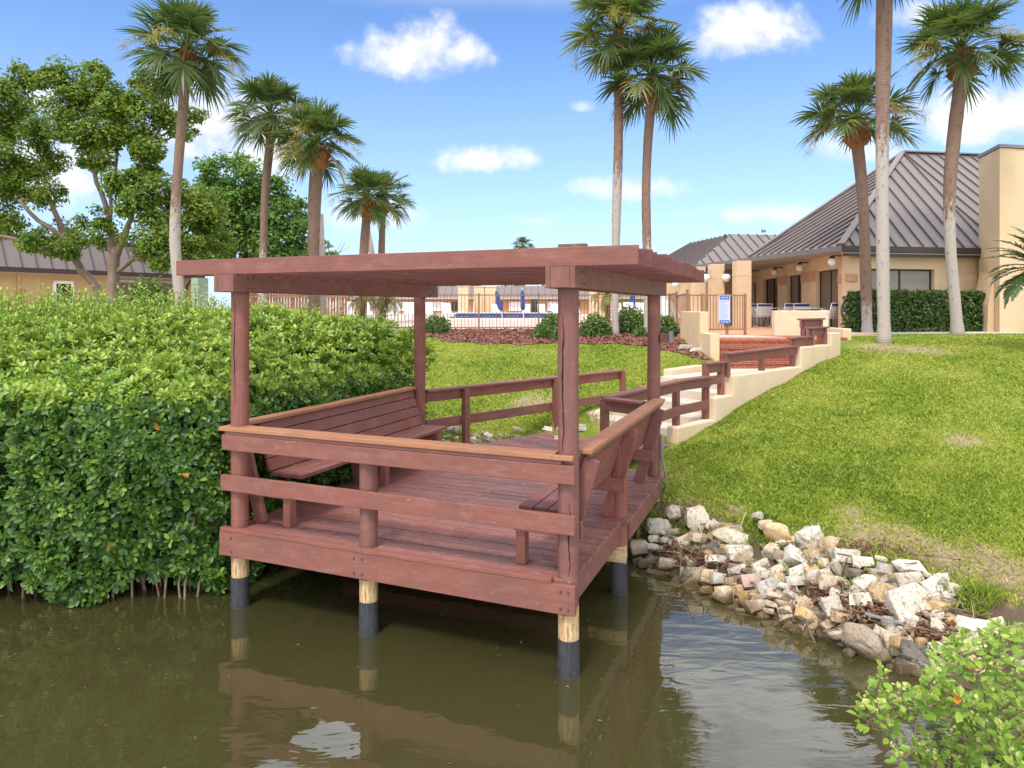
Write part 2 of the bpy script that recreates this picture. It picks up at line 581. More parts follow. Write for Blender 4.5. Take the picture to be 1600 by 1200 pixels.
def brick_mat(name, a, b, mortar):
    m, nt, out = new_mat(name)
    uv = coords(nt, 'UV')
    br = nd(nt, 'ShaderNodeTexBrick', {'Vector': uv, 'Color1': (*a, 1), 'Color2': (*b, 1), 'Mortar': (*mortar, 1), 'Scale': 1.0, 'Mortar Size': 0.006,
                                       'Brick Width': 0.21, 'Row Height': 0.075, 'Bias': 0.0})
    n = noise(nt, uv, 12, 5)
    col = mixc(nt, mth(nt, 'MULTIPLY', n, 0.55), br.outputs[0], (0.16, 0.035, 0.02))
    princ(nt, out, col, 0.75, br.outputs[1], -0.4, 0.006, 0.3)
    return m


M_BRICK = brick_mat('red_brick', (0.30, 0.070, 0.035), (0.40, 0.115, 0.055), (0.42, 0.30, 0.24))
M_BRICKEDGE = brick_mat('orange_brick', (0.58, 0.22, 0.06), (0.44, 0.13, 0.07), (0.45, 0.3, 0.2))

# bark
M_TREEBARK = speckled('tree_bark', (0.22, 0.145, 0.105), (0.34, 0.245, 0.195), 1.6, 'UV', 0.95, 0.9, 0.03, c3=(0.42, 0.36, 0.31), c3_at=0.6, stretch=(1.2, 6, 1))
M_TWIG = speckled('twig_bark', (0.16, 0.10, 0.06), (0.26, 0.19, 0.13), 8, 'Object', 0.9, 0.3, 0.004)


def palm_bark():
    m, nt, out = new_mat('palm_bark')
    t = attr_t(nt)
    uv = coords(nt, 'UV', (1, 2.2, 1))
    rings = nd(nt, 'ShaderNodeTexWave', {'Vector': uv, 'Scale': 5.5, 'Distortion': 3.5, 'Detail': 3.0, 'Detail Scale': 2.0}, bands_direction='X').outputs[1]
    n = noise(nt, coords(nt, 'UV', (3, 7, 1)), 1.6, 6, 0.7)
    brown = mixc(nt, mth(nt, 'MULTIPLY', rings, 0.45), (0.20, 0.125, 0.090), (0.31, 0.205, 0.155))
    brown = mixc(nt, smooth(nt, n, 0.52, 0.66), brown, (0.12, 0.075, 0.055))
    lich = mixc(nt, mth(nt, 'MULTIPLY', rings, 0.14), (0.40, 0.345, 0.30), (0.52, 0.47, 0.42))
    lich = mixc(nt, smooth(nt, n, 0.56, 0.66), lich, (0.22, 0.17, 0.14))
    edge = mth(nt, 'ADD', t, mth(nt, 'MULTIPLY', mth(nt, 'SUBTRACT', n, 0.5), 0.9))
    col = mixc(nt, smooth(nt, edge, 0.42, 0.58), lich, brown)
    princ(nt, out, col, 0.9, mth(nt, 'ADD', mth(nt, 'MULTIPLY', rings, 0.25), n), 0.6, 0.02, 0.2)
    return m


M_PALMBARK = palm_bark()
M_BOOT = speckled('palm_boot', (0.20, 0.075, 0.028), (0.36, 0.16, 0.06), 7, 'Object', 0.9, 0.6, 0.02, tint=0.25)
M_PALM = leaf_mat('palm_frond', [(0.0, (0.026, 0.050, 0.016)), (0.45, (0.062, 0.105, 0.030)), (0.8, (0.145, 0.195, 0.050)), (1.0, (0.36, 0.25, 0.06))], 0.26, 0.42, 0.45)
M_FLOWER = leaf_mat('palm_flower', [(0.0, (0.34, 0.22, 0.05)), (0.5, (0.42, 0.36, 0.08)), (1.0, (0.44, 0.30, 0.16))], 0.3, 0.7, 0.2)
M_SAGO = leaf_mat('sago_frond', [(0.0, (0.018, 0.045, 0.014)), (1.0, (0.075, 0.13, 0.035))], 0.15, 0.35, 0.5)
M_DATE = leaf_mat('date_frond', [(0.0, (0.12, 0.16, 0.03)), (0.6, (0.26, 0.27, 0.06)), (1.0, (0.42, 0.33, 0.07))], 0.3, 0.5, 0.3)
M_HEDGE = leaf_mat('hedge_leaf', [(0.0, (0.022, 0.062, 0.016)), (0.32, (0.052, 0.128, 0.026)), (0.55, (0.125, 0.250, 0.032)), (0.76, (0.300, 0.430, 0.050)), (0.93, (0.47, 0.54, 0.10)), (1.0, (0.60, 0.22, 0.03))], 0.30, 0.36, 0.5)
M_BOXHEDGE = leaf_mat('clipped_hedge_leaf', [(0.0, (0.025, 0.058, 0.013)), (0.6, (0.075, 0.135, 0.026)), (1.0, (0.19, 0.25, 0.05))], 0.22, 0.4, 0.4)
M_TREELEAF = leaf_mat('tree_leaf', [(0.0, (0.042, 0.085, 0.012)), (0.5, (0.140, 0.225, 0.026)), (0.85, (0.270, 0.345, 0.046)), (1.0, (0.34, 0.34, 0.06))], 0.34, 0.5, 0.3)
M_OAKLEAF = leaf_mat('far_tree_leaf', [(0.0, (0.035, 0.095, 0.020)), (0.5, (0.115, 0.235, 0.038)), (1.0, (0.23, 0.36, 0.07))], 0.34, 0.5, 0.3)
M_SHRUB = leaf_mat('shrub_leaf', [(0.0, (0.035, 0.075, 0.016)), (0.6, (0.105, 0.175, 0.034)), (1.0, (0.26, 0.31, 0.07))], 0.25, 0.42, 0.4)
M_MANGROVE = leaf_mat('mangrove_leaf', [(0.0, (0.085, 0.185, 0.018)), (0.45, (0.225, 0.380, 0.034)), (0.8, (0.420, 0.520, 0.080)), (0.96, (0.66, 0.62, 0.26)), (1.0, (0.62, 0.22, 0.03))], 0.32, 0.36, 0.5)
M_GRASS = leaf_mat('grass_blade', [(0.0, (0.085, 0.155, 0.012)), (0.33, (0.225, 0.300, 0.028)), (0.62, (0.385, 0.410, 0.058)), (0.85, (0.440, 0.400, 0.110)), (1.0, (0.52, 0.38, 0.20))], 0.30, 0.55, 0.25)
M_CORE = plain('hedge_inside', (0.026, 0.046, 0.014), 0.95, 0.1)  # dark filler colour standing in for the shade inside hedges and shrubs
M_STRAW = leaf_mat('dry_straw', [(0.0, (0.20, 0.13, 0.07)), (0.5, (0.36, 0.27, 0.16)), (1.0, (0.50, 0.42, 0.28))], 0.1, 0.8, 0.2)
M_DEADLEAF = leaf_mat('dead_leaf', [(0.0, (0.11, 0.052, 0.032)), (0.5, (0.21, 0.100, 0.060)), (1.0, (0.36, 0.24, 0.15))], 0.1, 0.8, 0.2)


def rock_mat(name, c1, c2, c3, wet=True):
    m, nt, out = new_mat(name)
    tcn = nd(nt, 'ShaderNodeTexCoord')
    oi = nd(nt, 'ShaderNodeObjectInfo').outputs['Random']
    off = nd(nt, 'ShaderNodeCombineXYZ', {0: mth(nt, 'MULTIPLY', oi, 37.0), 1: mth(nt, 'MULTIPLY', oi, 91.0)})
    v = nd(nt, 'ShaderNodeVectorMath', {0: tcn.outputs['Object'], 1: off.outputs[0]}).outputs[0]
    a = noise(nt, v, 6, 6, 0.65)
    b = noise(nt, v, 40, 6, 0.65)
    vo = nd(nt, 'ShaderNodeTexVoronoi', {'Vector': v, 'Scale': 30.0}).outputs[0]
    col = mixc(nt, smooth(nt, a, 0.35, 0.68), c1, c2)
    col = mixc(nt, smooth(nt, b, 0.50, 0.68), col, c3)
    moss = noise(nt, v, 13, 6, 0.7)
    col = mixc(nt, mth(nt, 'MULTIPLY', smooth(nt, moss, 0.59, 0.70), 0.45), col, (0.115, 0.10, 0.045))
    col = nd(nt, 'ShaderNodeHueSaturation', {'Color': col, 'Value': mth(nt, 'ADD', 0.72, mth(nt, 'MULTIPLY', oi, 0.5)), 'Saturation': mth(nt, 'ADD', 0.7, mth(nt, 'MULTIPLY', mth(nt, 'FRACT', mth(nt, 'MULTIPLY', oi, 7.3)), 0.6))}).outputs[0]
    gp = nd(nt, 'ShaderNodeSeparateXYZ', {0: nd(nt, 'ShaderNodeNewGeometry').outputs['Position']}).outputs[2]
    if wet:   # tide mark: algae-brown below the high water line
        w_ = mth(nt, 'SUBTRACT', 1.0, smooth(nt, mth(nt, 'ADD', gp, mth(nt, 'MULTIPLY', mth(nt, 'SUBTRACT', a, 0.5), 0.22)), 0.05, 0.17))
        col = mixc(nt, mth(nt, 'MULTIPLY', w_, 0.88), col, (0.105, 0.066, 0.026))
    h = mth(nt, 'ADD', mth(nt, 'ADD', b, mth(nt, 'MULTIPLY', a, 1.2)), mth(nt, 'MULTIPLY', vo, 0.4))
    princ(nt, out, col, 0.85, h, 0.55, 0.012, 0.3)
    return m


M_ROCK = rock_mat('pale_limestone', (0.48, 0.42, 0.33), (0.64, 0.58, 0.48), (0.24, 0.19, 0.14))
M_ROCKTAN = rock_mat('tan_rock', (0.42, 0.29, 0.165), (0.58, 0.45, 0.29), (0.24, 0.16, 0.09))
M_ROCKPINK = rock_mat('pink_block', (0.46, 0.24, 0.17), (0.56, 0.33, 0.25), (0.35, 0.2, 0.14))
M_ROCKDARK = rock_mat('dark_rock', (0.12, 0.10, 0.075), (0.22, 0.19, 0.15), (0.07, 0.06, 0.045))


def ground_mat():
    m, nt, out = new_mat('lawn_soil')
    v = coords(nt, 'Object')
    a = noise(nt, v, 0.9, 5, 0.6)
    b = noise(nt, v, 9, 6, 0.7)
    c = noise(nt, v, 55, 5, 0.7)
    g = mixc(nt, smooth(nt, a, 0.35, 0.65), (0.15, 0.215, 0.018), (0.26, 0.300, 0.038))
    g = mixc(nt, smooth(nt, b, 0.5, 0.72), g, (0.27, 0.235, 0.085))
    g = mixc(nt, smooth(nt, c, 0.5, 0.7), g, (0.075, 0.105, 0.016))
    gp = nd(nt, 'ShaderNodeSeparateXYZ', {0: nd(nt, 'ShaderNodeNewGeometry').outputs['Position']}).outputs[2]
    soil = mixc(nt, b, (0.085, 0.058, 0.036), (0.19, 0.14, 0.095))
    k = smooth(nt, mth(nt, 'ADD', gp, mth(nt, 'MULTIPLY', mth(nt, 'SUBTRACT', b, 0.5), 0.35)), 0.42, 0.60)
    wear = smooth(nt, mth(nt, 'ADD', attr_t(nt), mth(nt, 'MULTIPLY', mth(nt, 'SUBTRACT', b, 0.5), 1.5)), 0.42, 0.85)
    g = mixc(nt, wear, g, mixc(nt, c, (0.30, 0.235, 0.125), (0.40, 0.33, 0.185)))
    col = mixc(nt, k, soil, g)
    princ(nt, out, col, 0.95, mth(nt, 'ADD', b, c), 0.8, 0.03, 0.15)
    return m


M_GROUND = ground_mat()
M_MULCH = speckled('mulch', (0.20, 0.080, 0.055), (0.31, 0.155, 0.115), 9, 'Object', 0.95, 1.0, 0.03, bscale=45)
M_CHIP = speckled('mulch_chip', (0.21, 0.075, 0.050), (0.36, 0.19, 0.145), 5, 'Object', 0.95, 0.3, 0.01, tint=0.35)


def water_mat(name, body, clear, bump):
    m, nt, out = new_mat(name)
    v = coords(nt, 'Object', (1, 1.5, 1))
    a = noise(nt, v, 0.75, 2, 0.45, 0.6)
    b = noise(nt, coords(nt, 'Object', (1.0, 2.6, 1)), 2.6, 2, 0.45, 0.8)
    c = noise(nt, v, 11, 2, 0.5)
    h = mth(nt, 'ADD', mth(nt, 'ADD', mth(nt, 'MULTIPLY', a, 1.0), mth(nt, 'MULTIPLY', b, 0.34)), mth(nt, 'MULTIPLY', c, 0.022))
    bn = nd(nt, 'ShaderNodeBump', {'Strength': bump, 'Distance': 0.12, 'Height': h})
    silt = noise(nt, v, 0.5, 4, 0.6)
    col = mixc(nt, silt, body, tuple(x * 1.35 for x in body))
    df = nd(nt, 'ShaderNodeBsdfDiffuse', {'Color': col})
    tr = nd(nt, 'ShaderNodeBsdfTransparent', {'Color': (0.55, 0.50, 0.30, 1)})
    mx = nd(nt, 'ShaderNodeMixShader', {0: clear, 1: df.outputs[0], 2: tr.outputs[0]})
    gl = nd(nt, 'ShaderNodeBsdfGlossy', {'Color': (1, 1, 1, 1), 'Roughness': 0.02, 'Normal': bn.outputs[0]})
    fr = nd(nt, 'ShaderNodeFresnel', {'IOR': 1.34, 'Normal': bn.outputs[0]})
    f2 = mth(nt, 'ADD', mth(nt, 'MULTIPLY', fr.outputs[0], 1.75), 0.03, clamp=True)
    ms = nd(nt, 'ShaderNodeMixShader', {0: f2, 1: mx.outputs[0], 2: gl.outputs[0]})
    nt.links.new(ms.outputs[0], out.inputs[0])
    return m


M_WATER = water_mat('murky_water', (0.058, 0.053, 0.019), 0.34, 0.065)
M_POOL = water_mat('pool_water', (0.05, 0.22, 0.34), 0.1, 0.05)
# ------------------------------------------------------------------ terrain
SHORE = np.array([(-60, 8.4), (-8, 8.2), (-3.5, 8.6), (-1.0, 9.6), (0.6, 8.7), (1.34, 7.40), (1.75, 6.85), (2.23, 6.15), (2.69, 5.5), (3.0, 5.15), (3.6, 4.7), (4.6, 4.3), (7, 3.9), (60, 1.5)])
PROF_D = [-40, -4, -1, 0, .3, .9, 3.3, 7, 10, 12.5, 2000]
PROF_Z = [-1.7, -1.3, -.55, -.06, .16, .50, .93, 1.62, 1.97, 2.05, 2.05]


def terrain(x, y):
    x = np.asarray(x, float)
    y = np.asarray(y, float)
    d = np.full(np.broadcast(x, y).shape, 1e9)
    for (x0, y0), (x1, y1) in zip(SHORE[:-1], SHORE[1:]):
        ex, ey = x1 - x0, y1 - y0
        tt = np.clip(((x - x0) * ex + (y - y0) * ey) / (ex * ex + ey * ey), 0, 1)
        d = np.minimum(d, np.hypot(x - x0 - tt * ex, y - y0 - tt * ey))
    sgn = np.where(y > np.interp(x, SHORE[:, 0], SHORE[:, 1]), 1.0, -1.0)
    d = d * sgn
    z = np.interp(d, PROF_D, PROF_Z)
    bump = 0.035 * np.sin(x * 1.7 + y * .6) * np.sin(y * 1.3 - x * .4) + 0.02 * np.sin(x * 4.1) * np.sin(y * 3.7 + 1)
    return z + bump * np.clip(d / 2, 0, 1) * np.clip((13 - d) / 4, 0, 1)


def tz(x, y):
    return float(terrain(x, y))


def hit(px, py, lift=0.0):
    """where the sight line through a photograph pixel meets the terrain"""
    ys = np.linspace(2.5, 60, 2400)
    xs = (px - 800) / F * ys
    zs = H - (py - HY) / F * ys
    below = np.nonzero(zs < terrain(xs, ys) + lift)[0]
    i = below[0] if len(below) else -1
    return Vector((xs[i], ys[i], zs[i]))


def axis_steps(lo, hi, fine, far):
    a = list(np.arange(lo, hi + 1e-6, fine))
    s, p = fine, hi
    out = []
    while p < far:
        s *= 1.35
        p += s
        out.append(p)
    s, p = fine, lo
    inn = []
    while p > -far:
        s *= 1.35
        p -= s
        inn.append(p)
    return np.array(inn[::-1] + a + out)


def in_poly(P_, x, y):
    ins = np.zeros(np.shape(x), bool)
    n = len(P_)
    for i in range(n):
        (x0, y0), (x1, y1) = P_[i], P_[(i + 1) % n]
        ins ^= ((y0 > y) != (y1 > y)) & (x < (x1 - x0) * (y - y0) / (y1 - y0 + 1e-12) + x0)
    return ins


WO = Vector((-.72, 10.15, 0))                      # walkway frame: origin, run, right-hand side
WD = Vector((.717, .697, 0)).normalized()
WR = Vector((WD.y, -WD.x, 0))


def WK(a, b, z=0.0):
    return WO + WD * a + WR * b + Z * z


CUT = np.array([tuple(WK(2.7, .02))[:2], tuple(WK(2.7, 1.98))[:2], tuple(WK(8.66, 1.98))[:2], (7.32, 15.25), (7.32, 16.7), (4.5, 16.7), (4.5, 15.3), tuple(WK(7.2, .02))[:2]])
gx, gy = axis_steps(-14, 16, .16, 1200), axis_steps(2, 26, .16, 1200)
GX, GY = np.meshgrid(gx, gy)
GZ = terrain(GX, GY)
GZ = np.where(in_poly(CUT, GX, GY), np.minimum(GZ, 0.72), GZ)      # the stairs are cut into the bank
nx_ = len(gx)
ii, jj = np.meshgrid(np.arange(nx_ - 1), np.arange(len(gy) - 1))
q = (jj * nx_ + ii).ravel()
BARE = [(1405, 838, .42), (1330, 800, .22), (1440, 850, .3), (1505, 690, .28), (1590, 905, .4), (1080, 790, .15), (1430, 548, .8), (760, 690, .5), (830, 632, .6), (1380, 545, .7), (1550, 870, .25), (1360, 835, .4), (1480, 872, .35), (1150, 800, .14)]
BH = [(hit(px, py), rr) for (px, py, rr) in BARE]
GB = np.zeros(GX.shape)
for (p, rr) in BH:
    GB = np.maximum(GB, np.exp(-(((GX - p.x) / rr) ** 2 + ((GY - p.y) / (rr * 1.3)) ** 2)))
structure(np_mesh('ground', np.stack([GX, GY, GZ], -1).reshape(-1, 3), np.stack([q, q + 1, q + nx_ + 1, q + nx_], -1), M_GROUND, GB.ravel(), smooth=True))
mb = MB()
mb.poly([(-1000, -1000, .03), (1000, -1000, .03), (1000, 14, .03), (-1000, 14, .03)])
structure(mb.build('water', M_WATER))

# ------------------------------------------------------------------ the pergola deck
DZ = 0.77
O = Vector((-2.542, 6.467, 0))
E1 = Vector((0.9253, -0.3793, 0))
E2 = Vector((0.3793, 0.9253, 0))
DAX = (E1, E2, Z)


def D(x, y, z=0.0):
    return O + E1 * x + E2 * y + Z * z


perg = thing('pergola', 'red-brown painted wooden pergola deck with built-in benches standing on piles over the water', 'pergola', D(1.6, 1.7, 0))


def bx(mb, x0, x1, y0, y1, z0, z1, t=None):
    return mb.box(D((x0 + x1) / 2, (y0 + y1) / 2, (z0 + z1) / 2), (abs(x1 - x0) / 2, abs(y1 - y0) / 2, abs(z1 - z0) / 2), DAX, t)


W_, D_ = 3.21, 3.36
PR = 0.080


def timber(x, y, z0, z1, r, mat, name, n=14, flat=0.0, sub=None):
    m = MB()
    k = 9
    pts, rad = [], []
    ph = random.random() * 6
    for i in range(k + 1):
        z = z0 + (z1 - z0) * i / k
        pts.append(D(x + .0015 * math.sin(ph + i * .9), y + .0015 * math.cos(ph + i * .7), z))
        rad.append(r * (1 + .008 * math.sin(ph * 2 + i * 1.3)))
    m.tube(pts, rad, n)
    return m.build(name, mat, sub or perg, smooth=True, angle=50)


posts = [(0, 0, 2.97, 1), (1.42, 0, 1.60, 1), (W_, 0, 2.97, 1), (W_ - .0, 1.63, 1.62, 1), (W_, D_ + .06, 2.97, 1), (0, D_ - .02, 2.97, 1)]
for (x, y, zt, s) in posts:
    p = timber(x, y, 0.50, zt, PR, M_PAINT, 'post')
    timber(x, y, -1.3, 0.56, PR * .985, M_PILE, 'pile')
    sv = MB()
    zz_ = 0.31 if y < 1 else (0.38 if y < 2 else .47)
    pts = [D(x, y, -1.2), D(x, y, -.02), D(x, y, .10), D(x, y, .2), D(x, y, zz_)]
    sv.tube(pts, [PR * 1.06, PR * 1.05, PR * 1.07, PR * 1.03, PR * 1.04], 16)
    sv.build('pile_sleeve', M_SLEEVE, perg, smooth=True, angle=50)
    for zb in (0.03,):
        bd = MB()
        bd.tube([D(x, y, zb), D(x, y, zb + .02)], PR * 1.10, 16)
        bd.build('sleeve_band', M_SLEEVE, perg, smooth=True, angle=50)
# the long drying crack down the near post, and a finer one on its left neighbour
for (x, y, a0, z0, z1, wdt) in ((W_, 0, -1.80, 1.72, 2.78, .0085), (W_, 0, -1.2, .80, 1.35, .006), (0, 0, -1.45, 1.9, 2.9, .005)):
    cr = MB()
    n = 34
    L_, R_ = [], []
    for i in range(n + 1):
        f = i / n
        a = a0 + .13 * math.sin(f * 9) * .5 + .10 * mnoise.noise(Vector((f * 9, x, 3)))
        wd = wdt * (math.sin(math.pi * f) ** .5) * (.55 + .9 * abs(mnoise.noise(Vector((f * 14, 7, x)))))
        for lst, s in ((L_, -1), (R_, 1)):
            aa = a + s * wd / PR
            lst.append(D(x + PR * 1.03 * math.cos(aa), y + PR * 1.03 * math.sin(aa), z0 + (z1 - z0) * f))
    for i in range(n):
        cr.poly([L_[i], R_[i], R_[i + 1], L_[i + 1]])
    cr.build('crack', M_CRACK, perg)

# deck boards
dk = MB()
y = -0.075
k = 0
while y < 3.56:
    x1 = W_ + .045 if y < 1.5 else W_ + .11
    x1 += random.uniform(-.006, .006)
    zt = DZ + random.uniform(-.0025, .0025)
    split = random.uniform(.8, 2.4)
    if k % 3:
        bx(dk, -.04, split - .002, y, y + .132, zt - .036, zt)
        bx(dk, split + .002, x1, y, y + .132, zt - .036, zt + random.uniform(-.001, .001))
    else:
        bx(dk, -.04, x1, y, y + .132, zt - .036, zt)
    y += .1440
    k += 1
dk.build('deck_floor', M_DECK, perg, bevel=.003)
sk = MB()
bx(sk, -.125, W_ + .09, -.128, -.086, .53, .750, .55)
sk.build('skirt_board', M_PAINT, perg, bevel=.004)
sk = MB()
bx(sk, -.115, W_ - .095, -.132, -.077, .752, .787, .8)
sk.build('edge_board', M_PAINT, perg, bevel=.004)
sk = MB()
bx(sk, W_ - .02, W_ + .022, .09, 1.54, .53, .733, .35)
sk.build('skirt_board', M_PAINT, perg, bevel=.004)
sk = MB()
bx(sk, W_ + .045, W_ + .087, 1.72, D_ + .0, .53, .733, .4)
sk.build('skirt_board', M_PAINT, perg, bevel=.004)
sk = MB()
bx(sk, -.06, -.018, .09, D_ - .1, .53, .733, .4)
sk.build('skirt_board', M_PAINT, perg, bevel=.004)
sk = MB()
bx(sk, -.02, W_ + .02, D_ + .205, D_ + .245, .53, .733, .4)
sk.build('skirt_board', M_PAINT, perg, bevel=.004)
jo = MB()
for xx in np.linspace(.35, 2.85, 6):
    bx(jo, xx - .02, xx + .02, -.08, D_ + .2, .55, .732)
bx(jo, -.01, W_ - .03, 1.60, 1.66, .40, .548)
jo.build('floor_joists', M_ROOFW, perg)
bk = MB()
bx(bk, W_ - .28, W_ + .09, 1.52, 1.56, .36, .475, .9)
bk.build('pile_clamp', M_PILE, perg, bevel=.004)
# bolts on the front skirt
for xx in (1.36, 1.44, W_ - .02, W_ + .04, .02):
    for zz_ in (.575, .70):
        bo = MB()
        bo.tube([D(xx, -.126, zz_), D(xx, -.137, zz_)], .009, 8)
        bo.build('bolt', M_BOLT, perg)

# front rails
for (z0, z1, yy0, yy1, xa, xb, nm, mt, t) in ((1.500, 1.640, -.126, -.084, -.10, W_ + .085, 'top_rail', M_PAINT, .6), (1.642, 1.674, -.118, -.070, -.07, W_ - .02, 'under_trim', M_PAINT, .25),
                                          (1.675, 1.712, -.135, .035, -.13, W_ + .075, 'rail_cap', M_CAP, .6), (1.125, 1.268, -.126, -.084, -.115, W_ + .085, 'mid_rail', M_PAINT, .7)):
    m = MB()
    if nm == 'rail_cap':    # notched round the two corner posts
        bx(m, xa, W_ - .088, yy0, yy1, z0, z1, t)
        bx(m, W_ - .0879, xb, yy0, -.088, z0, z1, t)
    else:
        bx(m, xa, xb, yy0, yy1, z0, z1, t)
    m.build(nm, mt, perg, bevel=.005)

# built-in benches along both sides (mirror), with leaning backs and a cap on top
def bench(side):
    fx = (lambda v: v) if side == 'l' else (lambda v: W_ - v)
    sg = 1 if side == 'l' else -1
    ya, yb = (.30, D_ - .10) if side == 'l' else (.16, D_ - .12)
    root = MB()
    # slats of the leaning back
    lean = Vector((-.235, .78)).normalized()
    bxs, bz = (.075, 1.205)
    for i in range(4):
        m = root if i == 0 else MB()
        s0 = .015 + i * .128
        c = D(fx(bxs + lean.x * (s0 + .06)), (ya + yb) / 2, bz + lean.y * (s0 + .06))
        u = E1 * (lean.x * sg) + Z * lean.y
        nrm = u.cross(E2)
        m.box(c, ((yb - ya) / 2 + random.uniform(-.008, .008), .060, .018), (E2, u, nrm))
        if i == 0:
            b = m.build('bench', M_PAINT, perg, bevel=.004)
            b['label'] = 'built-in bench with leaning slat back on the ' + ('hedge side of the deck' if side == 'l' else 'rock bank side of the deck')
        else:
            m.build('back_board', M_PAINT, b, bevel=.004)
    for i in range(3):
        m = MB()
        x0 = .095 + i * .128
        m.box(D(fx(x0 + .06), (ya + yb) / 2, 1.20), ((yb - ya) / 2 + random.uniform(-.01, .01), .060, .019), (E2, E1, Z))
        m.build('seat_board', M_PAINT, b, bevel=.004)
    for yy in ((.17, 1.78, 3.05) if side == 'l' else (.15, 1.58, 3.02)):
        m = MB()
        wl = .045
        # leaning rear support
        p0, p1 = D(fx(.105), yy, DZ), D(fx(.105 - .250), yy, DZ + .875)
        m.board(p0, p1, .042 if 0 else .045, .125, up=E2.cross((p1 - p0).normalized()))
        m.build('leg', M_PAINT, b, bevel=.004)
        m = MB()
        bx(m, fx(.395), fx(.475), yy - .045, yy + .045, DZ, 1.18)
        m.build('leg', M_PAINT, b, bevel=.004)
        m = MB()
        bx(m, fx(-.085), fx(.475), yy - .085, yy - .047, 1.045, 1.175)
        m.build('seat_bearer', M_PAINT, b, bevel=.004)
    m = MB()
    c0, c1 = (.04, D_ - .1) if side == 'l' else (.085, D_ - .03)
    bx(m, fx(-.155), fx(-.01) if side == 'l' else fx(-.01), c0, c1, 1.690, 1.726, .7)
    m.build('rail_cap', M_CAP, b, bevel=.006)
    m = MB()
    bx(m, fx(-.135), fx(-.097), c0 + .05, c1 - .02, 1.652, 1.689, .3)
    m.build('under_trim', M_PAINT, b, bevel=.004)


bench('l')
bench('r')

# roof: two doubled beams on the posts, then nineteen rafters lying across
for x in (0.0, W_):
    for (o_, nm) in ((-.114, 'beam'), (.076, 'beam')):
        m = MB()
        bx(m, x + o_ - .0, x + o_ + .038, -.205, D_ + .30, 2.955, 3.115)
        m.build(nm, M_PAINT, perg, bevel=.004)
    m = MB()
    bx(m, x - .0755, x + .0755, -.202, -.085, 2.957, 3.113)
    m.build('beam_end_block', M_PAINT, perg, bevel=.004)
    m = MB()
    bx(m, x - .0755, x + .0755, D_ + .16, D_ + .298, 2.957, 3.113)
    m.build('beam_end_block', M_PAINT, perg, bevel=.004)
    for yy in (-.02, .04, D_ + .05):
        for zz_ in (2.99, 3.08):
            for s in (-.114, .114):
                bo = MB()
                bo.tube([D(x + s * .98, yy, zz_), D(x + s * 1.05, yy, zz_)], .009, 8)
                bo.build('bolt', M_BOLT, perg)
NR = 19
for i in range(NR):
    yy = -.14 + i * (D_ + .38) / (NR - 1)
    m = MB()
    sag = .006 * random.uniform(-1, 1)
    if i == 0:
        bx(m, -.63, W_ + .565, yy - .019, yy + .019, 3.117, 3.258, .62)
    else:
        bx(m, -.60 + random.uniform(-.03, .03), W_ + .60 + random.uniform(-.03, .025), yy - .019, yy + .019, 3.117, 3.253 + sag)
    m.build('rafter', M_PAINT if i == 0 else M_ROOFW, perg, bevel=.004)
m = MB()
bx(m, 2.94, 3.18, .55, .64, 3.262, 3.350)
m.build('loose_board', M_TWIG, perg, bevel=.004)

# grey conduit and outlet on the rear right post
m = MB()
px_ = W_ + .10
m.tube([D(px_, D_ + .03, 1.28), D(px_ + .004, D_ + .02, 1.0), D(px_ + .05, D_, .82), D(px_ + .06, D_, .70), D(px_ + .02, D_ + .02, .62)], .014, 8)
m.build('conduit', M_GREYPIPE, perg, smooth=True)
m = MB()
bx(m, W_ + .084, W_ + .19, D_ + .0, D_ + .10, 2.40, 2.50)
ob = m.build('outlet_box', M_PAINT, perg, bevel=.006)
m = MB()
bx(m, W_ + .191, W_ + .225, D_ - .015, D_ + .115, 2.385, 2.525)
m.build('outlet_cover', M_GREYPIPE, ob, bevel=.008)
# ------------------------------------------------------------------ walkway up the bank
WAX = (WD, WR, Z)


def clip_half(poly, f):
    out = []
    for i in range(len(poly)):
        p, q_ = poly[i], poly[(i + 1) % len(poly)]
        fp, fq = f(p), f(q_)
        if fp >= 0:
            out.append(p)
        if fp * fq < 0:
            s = fp / (fp - fq)
            out.append(p + (q_ - p) * s)
    return out


bw = MB()
a = -2.2
back = lambda p: (p - O).dot(E2) - 3.625
lft = lambda p: (p - O).dot(E1) + .02
while a < 2.85:
    pl = [WK(a, .0), WK(a, 2.06), WK(a + .134, 2.06), WK(a + .134, .0)]
    pl = clip_half(pl, back)
    if len(pl) >= 3:
        pl = clip_half(pl, lft)
    if len(pl) >= 3:
        zt = DZ - .004 + random.uniform(-.002, .002)
        n0 = (pl[1] - pl[0]).cross(pl[2] - pl[1]).z
        if n0 < 0:
            pl = pl[::-1]
        b0 = len(bw.v)
        bw.prism([(p.x, p.y) for p in pl], zt - .04, zt)
        # grain runs across the walkway
        nuv = len(bw.uv)
        cnt = 2 * len(pl) + 4 * len(pl)
        ou = random.random() * 40
        for k_ in range(nuv - cnt, nuv):
            p = Vector((bw.uv[k_][0], bw.uv[k_][1], 0))
            if k_ < nuv - cnt + 2 * len(pl):
                bw.uv[k_] = ((p - WO).dot(WR) + ou, (p - WO).dot(WD))
    a += .142
walk = structure(bw.build('boardwalk', M_DECK))

